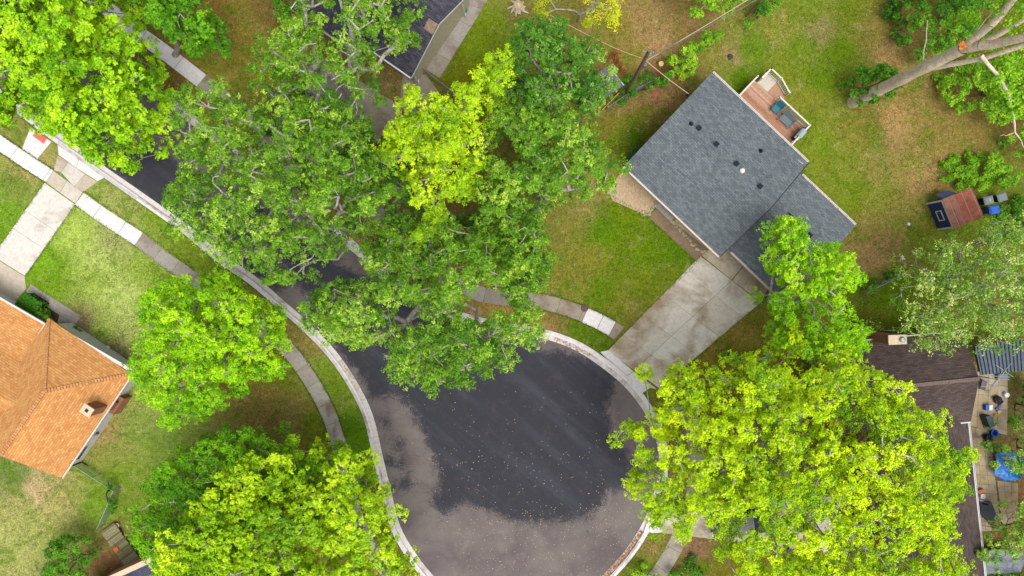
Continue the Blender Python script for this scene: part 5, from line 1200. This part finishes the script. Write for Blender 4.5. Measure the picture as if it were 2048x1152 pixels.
s1 = limb(Z3(1962,110,14), Z3(2018,190,13), .12, .09, 5); s2 = limb(s1, Z3(2030,265,12), .09, .05, 5); limb(s2, Z3(2052,300,11.5), .045, .02, 4); limb(s2, Z3(2000,272,11.5), .03, .012, 4)
for a in ((l1, (2010,-60,21)), (l2, (2140,40,20)), (top, (1990,20,16)), (pk, (1855,40,13.5))): limb(a[0], Z3(*a[1]), .07, .02, 5)
mb.build('trunk', BARK2, br, smooth=True)
x, y = P(1921, 60, 14); MB().blob(tuple(np.array(nz[-1])+[-.35,-.0,.5]), .3, .6, .8, 3).build('broken_wood', plain('orange broken wood', C(215,140,70), .9, var=.3, scale=12), br)
def scatter(poly, zlo, zhi, n, r): 
    pw = PP(poly, (zlo+zhi)/2); x0, x1 = min(p[0] for p in pw), max(p[0] for p in pw); y0, y1 = min(p[1] for p in pw), max(p[1] for p in pw)
    x = rg.uniform(x0, x1, n*6); y = rg.uniform(y0, y1, n*6); k = inpoly(x, y, pw); x, y = x[k][:n], y[k][:n]
    return np.stack([x, y, rg.uniform(zlo, zhi, len(x))], 1)
Tt = np.concatenate([scatter([(1985,90),(2060,100),(2070,240),(2010,230),(1960,150)], 11, 14, 50, .5), scatter([(2000,0),(2070,0),(2070,50),(2035,40)], 16, 19, 12, .5), scatter([(1900,20),(1950,30),(1940,60),(1900,70)], 12, 15, 5, .5)])
leafmesh('crown', Tt, rg.uniform(.35, .75, len(Tt)), 12, 7, .18, LM['bushl'], br, rg)
# shrubs: name, label, poly, zlo, ztop, material, density
def shrub(name, label, poly, zc, zt, mat, seed, gap=.0, layers=2, spacing=.58, ls=.12, leaves=10, sprigs=16, group=None, cat='shrub', cr=.6, r0=.07, base=None):
    pw = PP(poly, zc); c = np.mean(pw, 0)
    return tree(name, label, poly, zc, zt, base, mat, BARKD, r0, spacing, layers, leaves, sprigs, ls, gap, (), seed, cat, group, 0, cr, hubz=max(zc*.4, .15), gs=.6, spr=.18, inset=.15)
shrub('ground_shrub', 'dense shrub patch at the top right behind the pale trunk', [(1790,-30),(1960,-30),(2000,35),(1980,75),(1905,100),(1835,125),(1790,92),(1800,50),(1770,20)], 1.2, 3.2, LM['bush'], 101, .1, 2, .75, .15, base=(1880,30))
shrub('ground_shrub', 'loose green undergrowth on the lawn right of the leaning trunk', [(1875,150),(1930,115),(2000,120),(2080,130),(2090,330),(2020,320),(1990,250),(1930,235),(1885,205)], 1.0, 2.6, LM['bushl'], 103, .22, 2, .75, .15, base=(1960,180))
shrub('ground_shrub', 'low leafy patch on the lawn above the rusty shed', [(1868,325),(1920,305),(1980,310),(2040,330),(2060,370),(1990,372),(1950,385),(1900,372),(1872,355)], .4, 1.0, LM['bushl'], 107, .2, 2, .6, .14, base=(1950,345))
shrub('trunk_suckers', 'leafy suckers around the foot of the leaning trunk', [(1690,152),(1730,128),(1782,152),(1788,188),(1722,218),(1690,190)], 1.6, 4.4, LM['bush'], 109, .05, 2, .6, .15, base=(1718,182))
shrub('ground_shrub', 'green shrub with ferny leaves at the right edge beside the bins', [(2005,405),(2060,385),(2080,470),(2040,490),(1990,455)], .8, 2.0, LM['bush'], 113, .05, 2, .8, .15)
shrub('round_bush', 'round bright green bush beside the utility wires', [(1335,110),(1360,92),(1388,100),(1394,128),(1380,150),(1345,162),(1330,140)], .8, 2.3, LM['bushl'], 127, .0, 2, .7, .13)
shrub('fence_shrub', 'straggly green shrub at the foot of the utility pole', [(1225,195),(1250,160),(1290,150),(1340,150),(1330,175),(1290,185),(1270,205),(1245,215)], .5, 1.5, LM['bush'], 131, .15, 2, .7, .13)
shrub('fence_shrub', 'shrubs under the wires between the round bush and the plank fence', [(1385,90),(1430,60),(1480,40),(1480,60),(1440,80),(1410,105),(1392,110)], .5, 1.5, LM['bushl'], 137, .2, 2, .7, .13)
shrub('fence_shrub', 'dark vine-like shrub below the plank fence at the top edge', [(1486,52),(1500,25),(1560,-20),(1568,10),(1530,35),(1500,58)], .6, 1.7, LM['bush'], 139, .1, 2, .7, .13)
shrub('red_shrub', 'small red-brown leafed shrub right of the thin yellow tree', [(1210,105),(1235,108),(1250,140),(1265,160),(1245,170),(1222,150)], .4, 1.1, LM['red'], 149, .1, 2, .6, .12)
hq = PP([(52,585),(85,607),(64,632),(30,609)], 1.1); rgh = np.random.default_rng(5); hx_ = rgh.uniform(min(p[0] for p in hq), max(p[0] for p in hq), 1400); hy_ = rgh.uniform(min(p[1] for p in hq), max(p[1] for p in hq), 1400)
kk = inpoly(hx_, hy_, hq); hc = np.stack([hx_[kk], hy_[kk], np.where(rgh.random(kk.sum()) < .6, 1.12, rgh.uniform(.2, 1.1, kk.sum()))], 1)
hr = empty('clipped_hedge', (*np.mean(hq, 0), 0), 'square clipped dark green hedge beside the orange roof', 'hedge')
c_ = np.mean(hq, 0); MB().prism([tuple(np.array(p)*.94+c_*.06) for p in hq], .1, 1.08).build('stem', plain('hedge core', C(34,52,18), .9), hr)
leafmesh('foliage', hc, np.full(len(hc), .05), 4, 6, .07, LM['hedge'], hr, rgh, spr=.07, up=.6)
shrub('garden_shrub', 'mixed green and orange-flowered shrub between the hedge and the path', [(84,612),(118,634),(108,652),(75,632)], .4, .8, LM['bush'], 157, .1, 2, .5, .11)
def ball(px, py, r, lab, seed):
    x, y = P(px, py, r); rg2 = np.random.default_rng(seed); root = empty('ball_shrub', (x, y, 0), lab, 'shrub')
    n = 60; d = rg2.normal(size=(n, 3)); d /= np.linalg.norm(d, axis=1)[:, None]; c = np.array([x, y, r+ZL])+d*r*.8
    MB().tube((x, y, 0), (x, y, r), .06).build('stem', BARKD, root); leafmesh('foliage', c, np.full(n, r*.28), 10, 7, .075, LM['hedge'], root, rg2, spr=.1, up=.1)
ball(150, 665, .52, 'round clipped bush beside the path at the edge of the orange roof', 1); ball(267, 744, .3, 'tiny round clipped bush at the right corner of the orange roof', 2)
shrub('dark_shrub', 'dark shrub at the top edge beside the charcoal garage roof', [(535,-20),(570,-15),(592,25),(590,48),(560,38),(540,15)], .8, 1.8, LM['bush'], 163, 0, 2, .7, .13)
shrub('corner_shrub', 'leafy shrub beside the wooden walkway at the bottom left', [(110,1075),(150,1055),(195,1060),(205,1085),(200,1110),(190,1165),(100,1180),(60,1165),(115,1120)], .9, 2.4, LM['bush'], 167, .1, 2, .7, .14, base=(165,1110))
shrub('fence_weeds', 'weeds growing along the angled chain-link fence at the lower left', [(185,935),(200,940),(245,975),(240,1000),(222,1040),(215,1035),(232,985),(190,950)], .3, .7, LM['bush'], 173, .1, 1, .5, .12)
shrub('low_shrub', 'low green shrub on the bottom edge right of the turning circle', [(1340,1120),(1390,1105),(1405,1130),(1410,1170),(1330,1170)], .4, 1.1, LM['bush'], 179, .12, 2, .7, .13)
shrub('low_shrub', 'smaller low green shrub on the bottom edge nearest the kerb', [(1262,1130),(1300,1122),(1318,1150),(1300,1180),(1250,1180)], .25, .7, LM['bushl'], 181, .25, 1, .7, .13)
shrub('patio_tree', 'leafy small tree over the blue tarp at the right edge', [(1985,875),(2020,850),(2080,820),(2110,1000),(2050,980),(2045,950),(2000,940),(1965,930),(1975,900)], 2.0, 4.2, LM['pale'], 191, .25, 2, .8, .15, cat='tree', base=(2040,880))
shrub('patio_shrub', 'shrub with wiry stems beside the white stool on the patio edge', [(2015,765),(2070,740),(2080,850),(2040,850),(2010,840),(2025,810)], .5, 1.4, LM['bush'], 193, .15, 2, .75, .14)
shrub('patio_shrub', 'light green shrub spilling over the storage box on the patio', [(1976,830),(2010,835),(2025,860),(2000,872),(1980,862)], .6, 1.2, LM['bushl'], 197, .1, 2, .6, .13)
shrub('corner_tree', 'spreading green shrub trees in the bottom right corner beside the brown wing', [(1925,1080),(1935,1045),(1965,1050),(2000,1015),(2060,990),(2110,1000),(2110,1105),(2040,1095),(1990,1105),(1950,1108),(1920,1100)], 2.0, 4.2, LM['pale'], 199, .08, 2, .8, .15, cat='tree', base=(2010,1060))
shrub('corner_shrub', 'low shrubs along the bottom edge below the grey tarp', [(1930,1135),(1990,1130),(2060,1128),(2090,1190),(1930,1190)], .8, 1.8, LM['bush'], 211, .2, 2, .85, .15)
shrub('drive_shrub', 'pale little leafy shrub beside the driveway below the garage', [(1432,705),(1455,698),(1480,708),(1470,728),(1440,725)], .3, .7, LM['pale'], 223, 0, 1, .5, .12)
shrub('wall_weeds', 'flowering weeds along the brick wall above the brown roof', [(1712,655),(1735,645),(1770,650),(1775,662),(1722,664)], .2, .6, LM['bushl'], 227, .2, 1, .55, .12)
shrub('fence_weeds', 'weeds along the short wire fence below the dry lawn', [(1715,560),(1760,552),(1800,540),(1800,552),(1760,572),(1722,595)], .2, .6, LM['bush'], 229, .15, 1, .6, .12)

# grass tufts, weeds and fallen leaves: nobody could count them
def groundbits(name, n, region, mat, lo, hi, z, up, seed, leaves=3, avoid=True, kind='stuff', spr=.1, elev=.03):
    rg = np.random.default_rng(seed); pts = []
    for poly, k in region:
        pw = PP(poly); x0, x1 = min(p[0] for p in pw), max(p[0] for p in pw); y0, y1 = min(p[1] for p in pw), max(p[1] for p in pw)
        x = rg.uniform(x0, x1, k*4); y = rg.uniform(y0, y1, k*4); m = inpoly(x, y, pw); pts.append(np.stack([x[m][:k], y[m][:k]], 1))
    p = np.concatenate(pts); c = np.concatenate([p, np.full((len(p), 1), z+elev)], 1)
    o = leafmesh(name, c, np.full(len(c), .02), 1, leaves, (lo+hi)/2, mat, None, rg, spr=spr, up=up, squash=.1); return tag(o, kind=kind)
o = groundbits('fallen_leaves', 0, [([(770,780),(1240,780),(1270,1100),(1180,1170),(900,1160),(800,1000)], 260), ([(880,1030),(1270,1000),(1250,1120),(1170,1190),(960,1190)], 420), ([(860,900),(1230,900),(1200,1060),(900,1060)], 120)],
   leafmat('dead leaves', (190,140,90), (235,205,165), (250,240,225), 0, KX), .05, .09, .012, 2.5, 301, 1, elev=.0); 
o['label'] = 'small dry leaves scattered over the asphalt'; o['category'] = 'leaves'
gl = [(1284,1062),(1262,1098),(1222,1146),(1200,1160),(1212,1165),(1235,1150),(1262,1118),(1288,1078)]
o = groundbits('gutter_leaves', 0, [([(1280,1058),(1258,1093),(1215,1142),(1195,1165),(1215,1165),(1240,1135),(1270,1098),(1290,1066)], 1500), ([(640,660),(716,765),(765,915),(782,985),(776,990),(758,918),(706,770),(632,662)], 400), ([(1110,672),(1190,710),(1186,716),(1106,680)], 260)],
   leafmat('brown leaves', (130,80,40), (190,125,70), (225,170,110), 0, KX), .06, .1, .02, 2.0, 303, 1); 
o['label'] = 'brown leaves caught in the gutter'; o['category'] = 'leaves'

def lawn_tufts():
    rg = np.random.default_rng(401)
    L = [[(110,560),(170,430),(300,520),(400,570),(300,640),(300,780),(260,900),(200,700)], [(10,300),(90,375),(0,490)], [(0,940),(130,960),(230,1000),(190,1060),(60,1150),(0,1150)], [(430,0),(560,30),(540,150),(480,200),(420,140),(460,60)],
         [(1100,400),(1200,390),(1300,440),(1405,510),(1250,645),(1110,590)], [(1430,130),(1500,40),(1800,0),(1860,200),(1900,480),(1740,560),(1700,440),(1620,300),(1550,150)], [(1200,330),(1230,240),(1400,150),(1330,230),(1250,320)],
         [(1240,0),(1400,40),(1310,120),(1240,90)], [(590,660),(640,700),(730,860),(730,900),(700,900),(650,780)], [(470,800),(600,740),(660,880),(560,870)], [(880,150),(980,20),(1060,60),(980,140),(900,190)], [(1240,1140),(1300,1070),(1340,1090),(1300,1152)], [(1720,590),(1800,560),(1800,640),(1730,650)], [(160,390),(260,390),(460,560),(400,545),(290,460)], [(1110,630),(1215,670),(1190,700),(1105,665)]]
    pts = []
    for poly in L:
        pw = PP(poly); x0, x1 = min(p[0] for p in pw), max(p[0] for p in pw); y0, y1 = min(p[1] for p in pw), max(p[1] for p in pw)
        n = int((x1-x0)*(y1-y0)*26); x = rg.uniform(x0, x1, n); y = rg.uniform(y0, y1, n); m = inpoly(x, y, pw); pts.append(np.stack([x[m], y[m]], 1))
    p = np.concatenate(pts); nv = np.array([noise.noise(Vector((a*.5, b*.5, 2)))+.7*noise.noise(Vector((a*1.9, b*1.9, 7))) for a, b in p]); k = nv > -.05+rg.normal(0, .15, len(nv)); p = p[k]; nv = nv[k]
    edges = []
    for line, wd in (([(160,397),(279,478),(380,553)], 1.3), ([(1024,596),(1100,607),(1169,630),(1224,657)], 1.32), ([(580,702),(627,768),(658,828),(676,880)], 1.3), ([(101,353),(50,320),(0,286)], 1.25)):
        l = catmull(PP(line), False, 40)
        for sgn in (-1, 1):
            o = offset(l, sgn*wd/2)
            for q in o: edges += [(q[0]+rg.normal(0, .045), q[1]+rg.normal(0, .045)) for _ in range(3)]
    for a, b in (((1410,508),(1212,700)),((1518,606),(1330,770)),((152,409),(54,552)),((91,366),(-10,512)),((1295,434),(1392,524))):
        A_, B_ = P(*a), P(*b); n = int(math.dist(A_, B_)*22); t = rg.random(n); edges += [(A_[0]+(B_[0]-A_[0])*q+rg.normal(0, .06), A_[1]+(B_[1]-A_[1])*q+rg.normal(0, .06)) for q in t]
    e = np.array(edges); p2 = np.concatenate([p, e]); ct = np.concatenate([np.clip(.45+rg.normal(0, .22, len(p)), 0, 1), np.clip(.3+rg.normal(0, .2, len(e)), 0, 1)])
    c = np.concatenate([p2, np.full((len(p2), 1), ZL+.035)], 1)
    o = leafmesh('grass', c, np.full(len(c), .02), 1, 4, .075, leafmat('grass blades', (84,118,14), (142,152,58), (205,190,130), .15, KX*.95), None, rg, spr=.07, up=.5, clump_t=ct, squash=.2, asp=.3)
    tag(o, kind='stuff'); o['label'] = 'grass tufts on the lawns and along the paving edges'; o['category'] = 'grass'
lawn_tufts()
print('LEAVES', leafmesh.total)
